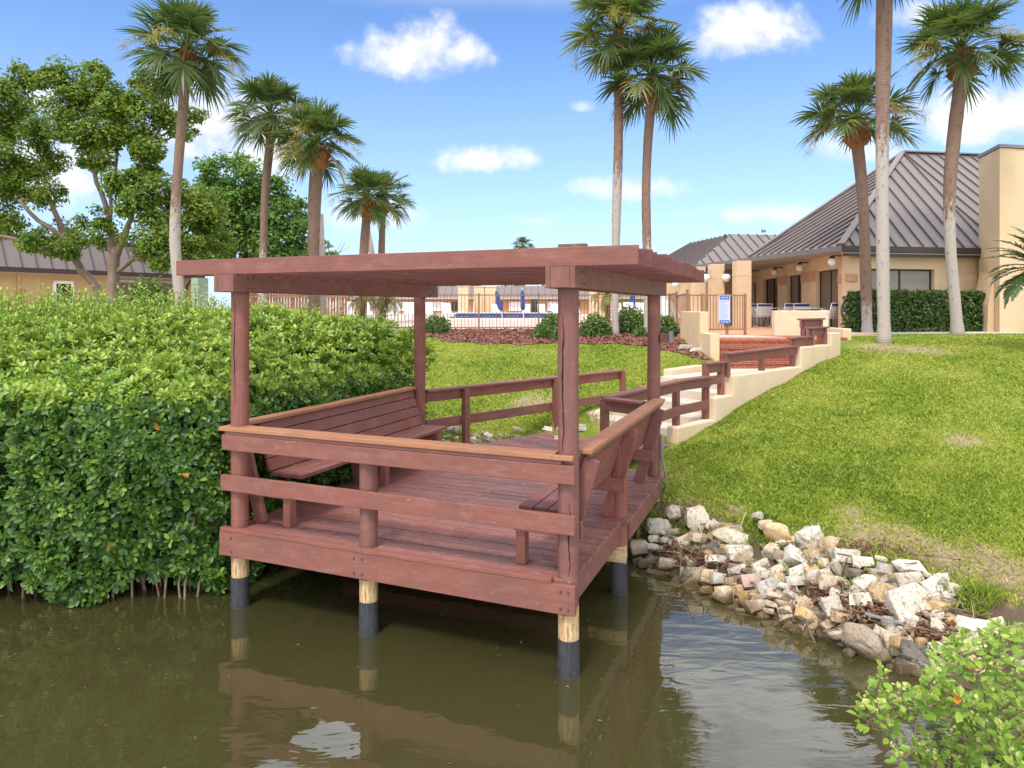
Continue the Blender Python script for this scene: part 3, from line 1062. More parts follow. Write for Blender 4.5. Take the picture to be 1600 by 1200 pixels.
st = MB()
for i, (a0, z) in enumerate(((2.86, .90), (3.35, 1.04), (3.85, 1.18), (4.35, 1.33))):
    st.prism([(WK(a0, 0.11).x, WK(a0, 0.11).y), (WK(a0, 1.89).x, WK(a0, 1.89).y), (WK(a0 + .55, 1.89).x, WK(a0 + .55, 1.89).y), (WK(a0 + .55, .11).x, WK(a0 + .55, .11).y)], .2, z)
o = st.build('concrete_steps', M_CONC, bevel=.012)
tag(o, 'pale concrete steps rising from the boardwalk to the brick steps', 'steps')
ld = MB()
ld.prism([(p[0], p[1]) for p in (WK(4.88, .11), WK(4.88, 1.89), WK(8.5, 1.89), Vector((7.3, 15.28, 0)), Vector((4.62, 15.28, 0)), WK(7.1, .11))], .9, 1.47)
structure(ld.build('landing', M_CONC))

cw = MB()
for (a0, a1, z) in ((2.42, 3.50, 1.02), (3.505, 4.12, 1.365), (4.125, 6.74, 1.68), (6.745, 8.20, 2.05), (8.205, 8.72, 2.285)):
    q4 = [WK(a0, 2.10), WK(a1, 2.10), WK(a1, 1.90), WK(a0, 1.90)]
    cw.prism([(p.x, p.y) for p in q4], [tz(p.x, p.y) - .5 for p in q4], z)
o = cw.build('curb_wall', M_STUCCO2, bevel=.02)
tag(o, 'stepped cream stucco curb wall between the walkway and the big lawn', 'wall')
cw = MB()
q4 = [WK(5.35, .10), WK(7.25, .10), WK(7.25, -.10), WK(5.35, -.10)]
cw.prism([(p.x, p.y) for p in q4], .8, [1.575, 1.61, 1.61, 1.575])
q4 = [WK(2.9, .10), WK(5.345, .10), WK(5.345, -.10), WK(2.9, -.10)]
cw.prism([(p.x, p.y) for p in q4], .5, [.95, 1.36, 1.36, .95])
o = cw.build('curb_wall', M_STUCCO2, bevel=.02)
tag(o, 'low cream stucco wall on the sloping grass side of the steps', 'wall')

# wooden railings
def rail_post(mb, p, z0, z1, s=.045, ax=WAX):
    mb.box(Vector((p.x, p.y, (z0 + z1) / 2)), (s, s, (z1 - z0) / 2), ax)


def railing(label, runs, posts, mids=()):
    p0 = runs[0][0]
    r = thing('railing', label, 'railing', (p0.x, p0.y, 0))
    for (p, q_) in runs:
        m = MB()
        m.board(p - Z * .105, q_ - Z * .105, .040, .14)
        m.build('top_rail', M_PAINT, r, bevel=.004)
        m = MB()
        m.board(p - Z * .016, q_ - Z * .016, .150, .034)
        m.build('rail_cap', M_PAINT, r, bevel=.005)
    for (p, q_) in mids:
        m = MB()
        m.board(p, q_, .040, .14)
        m.build('mid_rail', M_PAINT, r, bevel=.004)
    for (p, z0, z1) in posts:
        m = MB()
        rail_post(m, p, z0, z1)
        m.build('post', M_PAINT, r, bevel=.005)
    return r


RZ = 1.665
bl = D(.02, D_ + .10)
railing('red-brown wooden railing on the grass side of the boardwalk, behind the hedge-side bench',
        [(Vector((bl.x, bl.y, RZ)), WK(0, 0, RZ)), (WK(.0, 0, RZ), WK(3.85, 0, RZ))],
        [(WK(0.0, .065), .5, RZ - .035), (WK(1.95, .065), .5, RZ - .035), (WK(3.78, .065), .5, RZ - .035)],
        [(Vector((bl.x, bl.y, 1.17)), WK(0, 0, 1.17)), (WK(0, 0, 1.17), WK(3.8, 0, 1.17))])
K0, K1 = WK(.545, 2.217), WK(2.65, 2.0)
br = D(W_ - .02, D_ + .14)
railing('low red-brown railing from the rear right pergola post to the first cream curb step',
        [(Vector((br.x - .1, br.y, 1.655)), Vector((K0.x, K0.y, 1.655))), (Vector((K0.x, K0.y, RZ)), Vector((K1.x, K1.y, 1.72))), (Vector((K1.x, K1.y, 1.72)), WK(3.52, 2.0, 1.715))],
        [(WK(.60, 2.15), .5, 1.62), (WK(2.60, 1.95), .5, 1.68), (WK(3.46, 1.95), .7, 1.68)],
        [(WK(1.9, 2.08, 1.22), WK(2.66, 2.0, 1.25)), (WK(2.66, 2.0, 1.25), WK(3.45, 2.0, 1.26))])
railing('short red-brown railing section stepping up over the second curb step',
        [(WK(3.42, 1.96, 1.925), WK(4.0, 1.96, 1.925))], [(WK(3.47, 1.95), 1.34, 1.89), (WK(3.95, 1.95), 1.34, 1.89)],
        [(WK(3.56, 1.97, 1.63), WK(4.0, 1.97, 1.63))])
railing('long red-brown railing on the curb wall in front of the brick steps',
        [(WK(4.02, 2.0, 2.06), WK(6.75, 2.0, 2.09))], [(WK(4.1, 1.98), 1.66, 2.02), (WK(5.35, 1.98), 1.66, 2.03), (WK(6.62, 1.98), 1.66, 2.05)])
railing('short red-brown railing just right of the brick steps',
        [(WK(6.55, 1.97, 2.24), WK(7.45, 1.97, 2.25))], [(WK(6.66, 1.96), 1.6, 2.2), (WK(7.38, 1.96), 2.02, 2.22)])
railing('short red-brown railing second from the top of the stepped wall',
        [(WK(7.35, 1.97, 2.42), WK(8.28, 1.97, 2.42))], [(WK(8.15, 1.98), 2.03, 2.38), (WK(7.5, 1.98), 2.03, 2.38)])
railing('topmost short red-brown railing at the upper end of the stepped wall',
        [(WK(7.45, 1.78, 2.59), WK(8.55, 1.78, 2.59))], [(WK(7.6, 1.78), 1.47, 2.55), (WK(8.42, 1.78), 1.47, 2.55)])

# brick steps and upper landing
bs = thing('brick_steps', 'red brick steps with an orange brick nosing below the pool gate', 'steps', (5.8, 15.8, 1.47))
for i in range(4):
    m = MB()
    y0 = 15.29 + i * .30
    z1 = 1.62 + i * .155
    m.prism([(4.62, y0), (7.35, y0), (7.35, 16.75), (4.62, 16.75)], z1 - .155, z1 - .064)
    m.build('riser', M_BRICK, bs, bevel=.006)
    m = MB()
    m.prism([(4.62, y0 - .012), (7.35, y0 - .012), (7.35, 16.74), (4.62, 16.74)], z1 - .064, z1)
    m.build('tread', M_BRICKEDGE if i == 3 else M_BRICK, bs, bevel=.008)
m = MB()
m.prism([(4.62, 16.76), (8.13, 16.76), (8.13, 18.2), (4.62, 18.2)], 1.2, 2.085)
structure(m.build('brick_landing', M_BRICK, bevel=.008))
m = MB()
m.prism([(4.75, 16.95), (6.7, 16.95), (6.0, 18.45), (4.75, 18.45)], 2.0, 2.092)
structure(m.build('landing_slab', M_PINKCONC))
m = MB()
m.prism([(4.62, 18.21), (9.9, 18.21), (10.2, 21.3), (10.42, 21.6), (11.6, 34), (4.62, 34)], 1.6, 2.078)
structure(m.build('patio', M_TRIM))
# pier walls
m = MB()
q4 = [(4.40, 15.35), (4.61, 15.35), (4.61, 16.2), (4.40, 16.2)]
m.prism(q4, 1.0, 2.235)
m.prism([(4.40, 16.205), (4.61, 16.205), (4.72, 18.5), (4.50, 18.5)], 1.0, 2.72)
o = m.build('pier_wall', M_STUCCO, bevel=.02)
tag(o, 'tall cream stucco wall stepping down to the left edge of the brick steps', 'wall')
m = MB()
m.prism([(6.93, 18.25), (8.35, 18.25), (8.35, 18.47), (6.93, 18.47)], 2.0, 2.735)
m.prism([(8.14, 17.0), (8.35, 17.0), (8.35, 18.245), (8.14, 18.245)], 2.0, 2.30)
o = m.build('patio_wall', M_STUCCO2, bevel=.02)
tag(o, 'cream stucco wall shielding the patio tables and chairs', 'wall')

# ------------------------------------------------------------------ pool fence and gate
def fence_panel(root, p, q_, z0, z1, gap=.118, name='fence_panel'):
    m = MB()
    L = (q_ - p).length
    d = (q_ - p) / L
    ax = (d, Vector((-d.y, d.x, 0)), Z)
    for z in (z1 - .02, z0 + .10):
        m.box((p + q_) / 2 + Z * z, (L / 2, .018, .018), ax)
    n = max(1, int(L / gap))
    for i in range(1, n):
        m.box(p + d * (L * i / n) + Z * ((z0 + z1) / 2 + .03), (.0085, .0085, (z1 - z0) / 2 - .05), ax)
    return m.build(name, M_IRON, root)


fr_ = thing('pool_fence', 'rusty brown iron picket fence running along the pool deck', 'fence', (-2, 23.4, 2.0))
FZ0, FZ1 = 2.05, 3.265
fp = [Vector((x, 23.4, 0)) for x in np.arange(-9.2, 5.6, 2.02)] + [Vector((5.3, 23.3, 0)), Vector((5.0, 21.0, 0)), Vector((4.72, 18.62, 0))]
for p in fp:
    m = MB()
    m.box(p + Z * ((FZ0 + FZ1) / 2 - .08), (.028, .028, (FZ1 - FZ0) / 2 + .12))
    m.build('fence_post', M_IRON, fr_)
for p, q_ in zip(fp[:-1], fp[1:]):
    if (q_ - p).length > .3:
        z1 = FZ1 if p.y > 22 else 3.2
        fence_panel(fr_, p, q_, FZ0, z1, .118 if p.y > 23.35 else .26)
gt = thing('pool_gate', 'brown iron gate with a blue and white notice at the top of the brick steps', 'gate', (5.6, 18.62, 2.09))
g0, g1, g2 = Vector((5.12, 18.62, 0)), Vector((5.80, 18.66, 0)), Vector((6.30, 18.70, 0))
fence_panel(gt, Vector((4.76, 18.62, 0)), g0, 2.13, 3.17, .09, 'side_panel')
fence_panel(gt, g0, g1, 2.13, 3.17, .07, 'gate_leaf')
fence_panel(gt, g1, g2, 2.13, 3.17, .07, 'gate_leaf')
for p in (Vector((4.76, 18.62, 0)), g0, g1, g2):
    m = MB()
    m.box(p + Z * 2.63, (.03, .03, .56))
    m.build('gate_post', M_IRON, gt)
sg = thing('notice_sign', 'tall white notice with blue bands hanging on the pool gate', 'sign', (5.70, 18.58, 2.3))
m = MB()
m.box((5.70, 18.575, 2.78), (.155, .010, .37))
m.build('board', M_SIGN, sg)
for z, h in ((3.085, .055), (2.43, .05)):
    m = MB()
    m.box((5.70, 18.5625, z), (.13, .0022, h))
    m.build('band', M_SIGNBLUE, sg)
m = MB()
for i in range(13):
    wl = random.uniform(.07, .12)
    m.box((5.70 - .12 + wl, 18.563, 2.985 - i * .038), (wl, .0015, .007))
for z in (3.085, 2.43):
    for k in range(3):
        m.box((5.63 + k * .07, 18.558, z), (.022, .0015, .022))
m.build('print', M_SIGNLINE, sg)
# ------------------------------------------------------------------ clubhouse on the right
ch = thing('clubhouse', 'cream stucco clubhouse with a steep brown standing-seam metal roof', 'building', (11, 24, 2.05))
A_ = Vector((10.4, 21.4, 0))
DF = Vector((.983, .183, 0)).normalized()        # along the front wall
DS = Vector((.098, .995, 0)).normalized()        # along the patio wall
NFo = Vector((DF.y, -DF.x, 0))                    # outwards from the front wall
NSo = Vector((-DS.y, DS.x, 0))                    # outwards from the patio wall
ZE = 4.55


def wall_run(p, d, nrm, spans, z0, z1, th=.25):
    """wall pieces round openings: spans = [(s0,s1,zlow,zhigh)] along d, solid boxes behind the outer face"""
    m = MB()
    for (s0, s1, a, b) in spans:
        c = p + d * ((s0 + s1) / 2) - nrm * (th / 2)
        m.box(Vector((c.x, c.y, (a + b) / 2)), ((s1 - s0) / 2, th / 2, (b - a) / 2), (d, nrm, Z))
    return m


# front wall with one wide window (t .77-3.06, z 2.9-4.03)
m = wall_run(A_, DF, NFo, [(0, .77, 1.9, ZE), (.77, 3.06, 1.9, 2.90), (.77, 3.06, 4.03, ZE), (3.06, 5.2, 1.9, ZE)], 0, 0, .30)
m.build('front_wall', M_STUCCO, ch)
# patio wall with sliding doors
ops = [(.85, 2.95, 2.10, 4.08), (4.55, 6.35, 2.10, 4.08), (7.7, 10.0, 2.10, 4.08), (11.3, 12.0, 2.9, 4.0)]
sp, s = [], .31
for (a, b, z0, z1) in ops:
    sp.append((s, a, 1.9, ZE))
    sp.append((a, b, z1, ZE))
    if z0 > 2.2:
        sp.append((a, b, 1.9, z0))
    s = b
sp.append((s, 13.5, 1.9, ZE))
wall_run(A_, DS, NSo, sp, 0, 0, .30).build('patio_wall', M_STUCCO, ch)


def opening(p, d, nrm, s0, s1, z0, z1, name, mull, fill, dep=.2, frame=.045):
    c = p - nrm * dep
    f = MB()
    for sm in [s0 + frame / 2, s1 - frame / 2] + mull:
        q_ = c + d * sm
        f.box(Vector((q_.x, q_.y, (z0 + z1) / 2)), (frame / 2, .03, (z1 - z0) / 2), (d, nrm, Z))
    for zz_ in (z0 + frame / 2, z1 - frame / 2):
        q_ = c + d * ((s0 + s1) / 2)
        f.box(Vector((q_.x, q_.y, zz_)), ((s1 - s0) / 2 - frame, .028, frame / 2), (d, nrm, Z))
    fo = f.build(name, M_BRONZE, ch)
    cuts = [s0 + frame] + mull + [s1 - frame]
    for i in range(len(cuts) - 1):
        g = MB()
        q_ = c + d * ((cuts[i] + cuts[i + 1]) / 2) - nrm * .01
        g.box(Vector((q_.x, q_.y, (z0 + z1) / 2)), ((cuts[i + 1] - cuts[i]) / 2, .006, (z1 - z0) / 2 - frame), (d, nrm, Z))
        g.build('pane', fill[i % len(fill)], fo)


opening(A_, DF, NFo, .77, 3.06, 2.90, 4.03, 'window', [1.92], [M_BLIND], .16)
opening(A_, DS, NSo, .85, 2.95, 2.10, 4.08, 'sliding_door', [1.9], [M_CURTAIN, M_CURTAIN], .16)
opening(A_, DS, NSo, 4.55, 6.35, 2.10, 4.08, 'sliding_door', [5.4], [M_GLASS, M_CURTAIN], .16)
opening(A_, DS, NSo, 7.7, 10.0, 2.10, 4.08, 'sliding_door', [8.8], [M_GLASS], .16)
opening(A_, DS, NSo, 11.3, 12.0, 2.9, 4.0, 'window', [], [M_GLASS], .16)
# trim band on the corner and door heads
for (p, d, n, s0, s1, z0, z1) in ((A_, DF, NFo, -.06, .30, 3.62, 3.86), (A_, DS, NSo, -.05, .80, 3.62, 3.86), (A_, DS, NSo, 3.0, 4.5, 3.75, 4.12), (A_, DS, NSo, 6.4, 7.65, 3.75, 4.12)):
    m = MB()
    c = p + d * ((s0 + s1) / 2) + n * .022
    m.box(Vector((c.x, c.y, (z0 + z1) / 2)), ((s1 - s0) / 2, .02, (z1 - z0) / 2), (d, n, Z))
    m.build('trim_band', M_TRIM, ch)
# interior darkness: back wall keeps the sky from showing through
m = MB()
m.box(A_ + DF * 4.2 + DS * 6.5 + Z * 3.2, (.1, 6.3, 1.3), (DF, DS, Z))
m.build('inner_wall', M_CURTAIN, ch)

# roof
E0 = Vector((9.98, 20.95, 4.70))
EF = Vector((15.4, 21.98, 4.70))
RA = Vector((15.25, 27.0, 8.86))
RB = Vector((21.0, 27.9, 8.86))
EG = Vector((8.86, 25.9, 4.70))
EH = Vector((7.9, 31.0, 4.70))
ER = Vector((24, 23.4, 4.70))


def seamed(name, poly, run, gap, root, up=.05, sw=.016):
    """one sheet-metal roof plane with upstanding seams parallel to run"""
    poly = [Vector(p) for p in poly]
    nrm = (poly[1] - poly[0]).cross(poly[2] - poly[0]).normalized()
    if nrm.z < 0:
        poly.reverse()
        nrm = -nrm
    m = MB()
    m.slab(poly, .05, .5)
    o = m.build(name, M_ROOF, root)
    run = (Vector(run) - nrm * Vector(run).dot(nrm)).normalized()
    acr = nrm.cross(run).normalized()
    vals = [(p - poly[0]).dot(acr) for p in poly]
    s = MB()
    v = min(vals) + gap * .5
    while v < max(vals):
        pts = []
        for i in range(len(poly)):
            a, b = poly[i], poly[(i + 1) % len(poly)]
            fa, fb = (a - poly[0]).dot(acr) - v, (b - poly[0]).dot(acr) - v
            if fa * fb < 0:
                pts.append(a + (b - a) * (fa / (fa - fb)))
        if len(pts) == 2 and (pts[0] - pts[1]).length > .1:
            s.board(pts[0] + nrm * up / 2, pts[1] + nrm * up / 2, sw * 2, up, up=nrm)
        v += gap
    if s.v:
        s.build('seams', M_SEAM, o)
    return o


seamed('roof', [E0, EF, RA], Vector((0, 1, .7)) + NFo * 0, .48, ch)
seamed('roof', [EF, ER, RB, RA], Vector((-.18, .98, .7)), .48, ch)
seamed('roof', [E0, RA, EG], NSo * -1 + Z * .7, .42, ch)
seamed('roof', [EG, RA, RB, EH + Vector((8, 5, 0))], Vector((0, -1, .7)), .5, ch)
for (p, q_) in ((E0, RA), (RA, RB), (EG, RA)):
    m = MB()
    m.board(p + Z * .055, q_ + Z * .055, .20, .05)
    m.build('ridge_cap', M_ROOF, ch)
# eaves: dark gutter on the front, grey flared gutter along the patio
m = MB()
m.board(E0 - Z * .10 + DF * .02, EF - Z * .10, .10, .17)
m.board(E0 - Z * .25 + DF * .1 - NFo * .05, EF - Z * .25 - NFo * .05, .06, .13)
m.build('fascia', M_FASCIA, ch)
m = MB()
m.board(E0 - Z * .09 - DS * .02, EG - Z * .09, .09, .15)
m.board(EG - Z * .09, EH - Z * .09, .09, .15)
m.build('gutter', M_ROOF, ch)
m = MB()
C0 = A_ + DS * 13.3
m.slab([E0 - Z * .16 + DS * .02, EG - Z * .16, EH - Z * .16, Vector((C0.x, C0.y + 1, 4.54)), Vector((C0.x, C0.y, 4.54)), Vector((A_.x - .0, A_.y, 4.54))], .03)
m.build('soffit', M_SOFFIT, ch)
m = MB()
m.slab([E0 - Z * .2, EF - Z * .2, Vector((15.4, 22.4, 4.5)), Vector((A_.x, A_.y, 4.5))], .03)
m.build('soffit', M_SOFFIT, ch)
# downpipe at the right end of the front wall
m = MB()
c = A_ + DF * 4.78 + NFo * .05
m.box(Vector((c.x, c.y, 3.2)), (.045, .04, 1.2), (DF, NFo, Z))
m.build('downpipe', M_FASCIA, ch)
# porch columns and their globe lamps
for (px, Y, wd, mat) in ((1159, 25.6, .27, M_STUCCO2), (1119, 27.6, .26, M_STUCCO), (1091, 29.4, .25, M_STUCCO), (1070, 31.2, .25, M_STUCCO), (1050, 33.0, .25, M_STUCCO)):
    p = P(px, HY, Y)
    m = MB()
    m.box(Vector((p.x, p.y, 3.27)), (wd, wd, 1.27))
    m.build('porch_column', M_STUCCO, ch, bevel=.012)
    m = MB()
    m.box(Vector((p.x, p.y, 4.02)), (wd + .012, wd + .012, .02))
    m.build('column_joint', M_STUCCO2, ch)


def globe_lamp(px, py, Y, back, r=.155, label='white globe wall lamp under the porch eave of the clubhouse'):
    p = P(px, py, Y)
    g = thing('globe_lamp', label, 'lamp', p - Z * .2, 'globe lamps along the clubhouse porch')
    bm = bmesh.new()
    bmesh.ops.create_uvsphere(bm, u_segments=16, v_segments=10, radius=r)
    m = MB()
    for v in bm.verts:
        m.v.append(v.co + p)
        m.t.append(.5)
    for f in bm.faces:
        m.face([v.index for v in f.verts], [(0, 0)] * len(f.verts))
    bm.free()
    m.build('globe', M_GLOBE, g, smooth=True)
    m = MB()
    m.tube([p + Z * r * .9, p + Z * (r * 1.1 + .05)], [.09, .06], 10)
    m.board(p + Z * (r * 1.1 + .05), p + Z * (r * 1.1 + .05) + Vector(back), .04, .04)
    m.build('bracket', M_BRONZE, g)


globe_lamp(1103, 434, 27.2, (.15, .4, 0), .165, 'white globe lamp at left of the second porch column')
globe_lamp(1135, 434, 27.2, (-.15, .4, 0), .165, 'white globe lamp between the two nearest porch columns')
globe_lamp(1056, 444, 31, (.15, .4, 0), .165, 'white globe lamp farthest along the porch, just past the rafter ends')
for (s, lab) in ((.45, 'white wall lamp beside the nearest sliding door, first from the clubhouse corner'), (3.7, 'white wall lamp between the two sliding doors of the clubhouse'), (6.9, 'white wall lamp by the dark far door of the clubhouse patio wall')):
    c = A_ + DS * s + NSo * .32
    px = 800 + c.x / c.y * F
    globe_lamp(px, HY - (4.26 - H) / c.y * F, c.y, NSo * -.3, .13, lab)

# tower
tw = thing('tower', 'tall plain cream stucco tower cut by the right edge beside the clubhouse roof', 'building', (15.5, 21.5, 2.05))
T0 = Vector((14.45, 20.5, 0))
TD = Vector((.983, .183, 0)).normalized()
TB = Vector((-TD.y * 0 + .25, .97, 0)).normalized()
m = MB()
q4 = [T0, T0 + TD * 4, T0 + TD * 4 + TB * 1.55, T0 + TB * 1.55]
m.prism([(p.x, p.y) for p in q4], 1.8, 7.56)
# thickened foot along the side
f4 = [T0 + TD * .22 - NFo * -.0, T0 + TB * 1.5 - TD * .25, T0 + TB * .9 - TD * .22, T0 - TD * .0]
m.build('wall', M_STUCCO, tw, bevel=.02)
m = MB()
m.hull([T0 + TB * .35 - TD * .012 + Z * 1.9, T0 + TB * 1.4 - TD * .012 + Z * 1.9, T0 + TB * .35 - TD * .012 + Z * 3.7, T0 + TB * 1.4 - TD * .012 + Z * 4.0,
        T0 + TB * .35 - TD * .26 + Z * 1.9, T0 + TB * 1.4 - TD * .30 + Z * 1.9, T0 + TB * .35 - TD * .22 + Z * 2.9, T0 + TB * 1.4 - TD * .26 + Z * 3.0])
m.build('buttress', M_STUCCO, tw, bevel=.01)
m = MB()
c4 = [T0 - TD * .04 - TB * .05, T0 + TD * 4.05 - TB * .05, T0 + TD * 4.05 + TB * 1.6, T0 - TD * .04 + TB * 1.6]
m.prism([(p.x, p.y) for p in c4], 7.565, 7.66)
m.build('metal_cap', M_GREYPIPE, tw)

# second wing behind
wg = thing('clubhouse_wing', 'farther clubhouse wing with a low brown metal hip roof', 'building', (9.5, 34, 2.05))
Q0, Q1, Q2 = Vector((8.28, 31.4, 4.7)), Vector((13.2, 32.3, 4.7)), Vector((7.0, 38.2, 4.7))
S0, S1 = Vector((11.0, 34.6, 6.5)), Vector((15.5, 35.4, 6.5))
seamed('roof', [Q0, Q1, S1, S0], Vector((-.18, .98, .6)), .5, wg)
seamed('roof', [Q0, S0, S0 + Vector((-.9, 5, 0)), Q2], Vector((.98, .2, .6)), .5, wg)
m = MB()
m.board(Q0 - Z * .1, Q1 - Z * .1, .1, .17)
m.board(Q0 - Z * .1, Q2 - Z * .1, .1, .17)
m.build('fascia', M_ROOF, wg)
m = MB()
m.prism([(9.6, 33), (14, 33.8), (13.5, 40), (9.0, 40)], 2, 4.6)
m.build('wall', M_STUCCO, wg)
m = MB()
m.slab([Q0 - Z * .17, Q1 - Z * .17, Vector((13.5, 40, 4.53)), Q2 - Z * .17], .03)
m.build('soffit', M_SOFFIT, wg)
for y0 in (34.2, 36.4):
    m = MB()
    m.box((9.42 - (y0 - 33) * .086 + .12, y0 + .7, 3.1), (.03, .6, 1.0), (Vector((.995, .086, 0)), Vector((-.086, .995, 0)), Z))
    m.build('door', M_GLASS, wg)
m = MB()
m.tube([P(1133, 372, 34.2), P(1133, 366, 34.2)], .06, 8)
m.build('roof_vent', M_FASCIA, wg)
m = MB()
m.tube([P(1193, 363, 35), P(1193, 359, 35)], .12, 8)
m.build('roof_vent', M_GREYPIPE, wg)

# gravel strip
m = MB()
p0 = A_ + NFo * .2
m.prism([(8.4, 18.7), (9.9, 19.5), (15, 20.1), (15.2, 22.2), (10.3, 21.35), (9.9, 21.0), (8.8, 19.9)], 1.9, 2.088)
structure(m.build('gravel_strip', M_GRAVEL))

# coiled hose on the corner
m = MB()
hc = A_ + NFo * .14 - DF * .10 + Z * 2.72
for k in range(5):
    r = .25 + .018 * (k % 3)
    pts = [hc + (DF * math.cos(a) + Z * math.sin(a) * 1.25) * r + NFo * (.02 * k) for a in np.linspace(0, 2 * math.pi, 25)]
    m.tube(pts, .014, 6)
tag(m.build('garden_hose', M_HOSE, smooth=True), 'coiled green garden hose hanging on the clubhouse corner', 'hose')

# ------------------------------------------------------------------ patio chairs and tables
def chair_mesh(root, mats):
    m = MB()
    for s in (-.27, .27):
        pts = [Vector((s, -.26, .02)), Vector((s, -.24, .62)), Vector((s, -.10, .66)), Vector((s, .16, .64)), Vector((s, .24, .40))]
        m.tube(pts, .016, 6)
        m.tube([Vector((s, .20, .02)), Vector((s, .16, .40)), Vector((s, .30, .88))], .016, 6)
        m.tube([Vector((s, -.26, .03)), Vector((s, .20, .03))], .016, 6)
    m.tube([Vector((-.27, .30, .88)), Vector((.27, .30, .88))], .016, 6)
    m.tube([Vector((-.27, -.24, .40)), Vector((.27, -.24, .40))], .016, 6)
    m.build('frame', M_WHITE, root, local=True, smooth=True)
    m = MB()
    for i in range(7):
        y = -.24 + i * .062
        m.box((0, y, .405 - i * .004), (.255, .026, .005))
    m.build('seat', M_WHITE, root, local=True)
    m = MB()
    for i in range(6):
        f = i / 5
        m.box((0, .175 + .10 * f, .46 + .30 * f), (.255, .006, .025))
    b = m.build('backrest', M_WHITE, root, local=True)
    m = MB()
    m.box((0, .292, .825), (.255, .008, .042))
    m.build('head_band', M_NAVY, b, local=True)


def place_chair(px, Y, rot, label, zb=2.08):
    p = P(px, HY, Y)
    c = thing('patio_chair', label, 'chair', (p.x, p.y, zb), 'white strapped patio chairs')
    chair_mesh(c, None)
    c.rotation_euler = (0, 0, R(rot))
    return c


place_chair(1177, 27.6, 165, 'white patio chair farthest left at the patio tables, half hidden by its neighbour')
place_chair(1192, 26.4, 175, 'white patio chair seen from behind just left of the cream patio wall')
place_chair(1230, 25.2, 190, 'white patio chair whose top shows over the left half of the patio wall')
place_chair(1250, 24.8, 170, 'white patio chair with navy band showing over the middle of the patio wall')
place_chair(1297, 22.6, 205, 'white patio chair with navy band standing alone near the coiled hose')
for (px, Y, lab) in ((1212, 27.0, 'round white patio table farther back behind the chairs'), (1272, 24.4, 'round white patio table nearest the sliding door')):
    p = P(px, HY, Y)
    tb = thing('patio_table', lab, 'table', (p.x, p.y, 2.08), 'patio tables')
    m = MB()
    m.tube([Vector((0, 0, .70)), Vector((0, 0, .735))], .60, 24)
    m.build('tabletop', M_WHITE, tb, local=True)
    for a in range(4):
        m = MB()
        x, y = .4 * math.cos(a * 1.571 + .7), .4 * math.sin(a * 1.571 + .7)
        m.tube([Vector((x, y, 0)), Vector((x * .7, y * .7, .70))], .018, 6)
        m.build('leg', M_WHITE, tb, local=True)

# ------------------------------------------------------------------ bungalow on the left
bg_ = thing('bungalow', 'low ochre bungalow with a brown metal mansard roof behind the trees', 'building', (-21, 34, 2.05))
B0, B1 = Vector((-26.5, 24.6, 0)), Vector((-17.6, 38.9, 0))
DB = (B1 - B0).normalized()
NB = Vector((DB.y, -DB.x, 0))
LB = (B1 - B0).length
zE, zT = 4.62, 6.05
e0, e1 = B0 + NB * .5 + Z * zE, B1 + NB * .5 + Z * zE
t0_, t1_ = B0 - NB * .15 + Z * zT, B1 - NB * .15 - DB * .6 + Z * zT
seamed('roof', [e0, e1, t1_, t0_], Z - NB * .5, .62, bg_)
m = MB()
m.board(t0_ + Z * .05, t1_ + Z * .05, .25, .12)
m.build('roof_edge', M_FASCIA, bg_)
m = MB()
q4 = [B0 - NB * .2, B1 - NB * .2 - DB * .6, B1 - NB * 9 - DB * .6, B0 - NB * 9]
m.prism([(p.x, p.y) for p in reversed(q4)], 4.3, 6.0)
m.build('roof_deck', M_ROOF, bg_)
m = MB()
m.board(e0 - Z * .12, e1 - Z * .12, .12, .2)
m.build('gutter', M_FASCIA, bg_)
m = MB()
m.slab([e0 - Z * .22, e1 - Z * .22, B1 - NB * .2 + Z * (zE - .22), B0 - NB * .2 + Z * (zE - .22)], .03)
m.build('soffit', M_SOFFIT, bg_)


def along(px):
    k = (px - 800) / F
    # B0 + s*DB with x = k*y
    return (k * B0.y - B0.x) / (DB.x - k * DB.y)


m = MB()
q4 = [B0, B1, B1 - NB * .3, B0 - NB * .3]
m.prism([(p.x, p.y) for p in reversed(q4)], 1.9, 4.45)
m.build('wall', M_OCHRE, bg_)
for (p0, p1, z0, z1, mull, pane) in ((87, 110, 3.0, 3.95, [], M_GLASS), (184, 222, 2.6, 4.1, [], M_CURTAIN), (226, 268, 2.6, 4.1, [], M_CURTAIN)):
    s0, s1 = along(p0), along(p1)
    c = B0 + DB * ((s0 + s1) / 2) + NB * .03
    m = MB()
    for (a, b, za, zb) in ((s0 - .1, s1 + .1, z1, z1 + .14), (s0 - .1, s1 + .1, z0 - .1, z0), (s0 - .14, s0, z0, z1), (s1, s1 + .14, z0, z1), (s0, s1, (z0 + z1) / 2 - .04, (z0 + z1) / 2 + .04)):
        if pane is M_GLASS and a == s0 and za > z0 + .1:
            continue
        cc = B0 + DB * ((a + b) / 2) + NB * .035
        m.box(Vector((cc.x, cc.y, (za + zb) / 2)), ((b - a) / 2, .035, (zb - za) / 2), (DB, NB, Z))
    fo = m.build('window', M_WHITE if pane is M_GLASS else M_SOFFIT, bg_)
    m = MB()
    m.box(Vector((c.x, c.y, (z0 + z1) / 2)), ((s1 - s0) / 2, .012, (z1 - z0) / 2), (DB, NB, Z))
    m.build('pane', pane, fo)
m = MB()
for (pa, pb, z0, z1) in ((27, 29, 2.1, 4.4), (10, 29, 3.02, 3.10)):
    s0, s1 = along(pa), along(pb)
    c = B0 + DB * ((s0 + s1) / 2) + NB * .05
    m.box(Vector((c.x, c.y, (z0 + z1) / 2)), (max(.04, (s1 - s0) / 2), .04, (z1 - z0) / 2), (DB, NB, Z))
m.build('wall_conduit', M_OCHRE, bg_)
m = MB()
s0 = along(290)
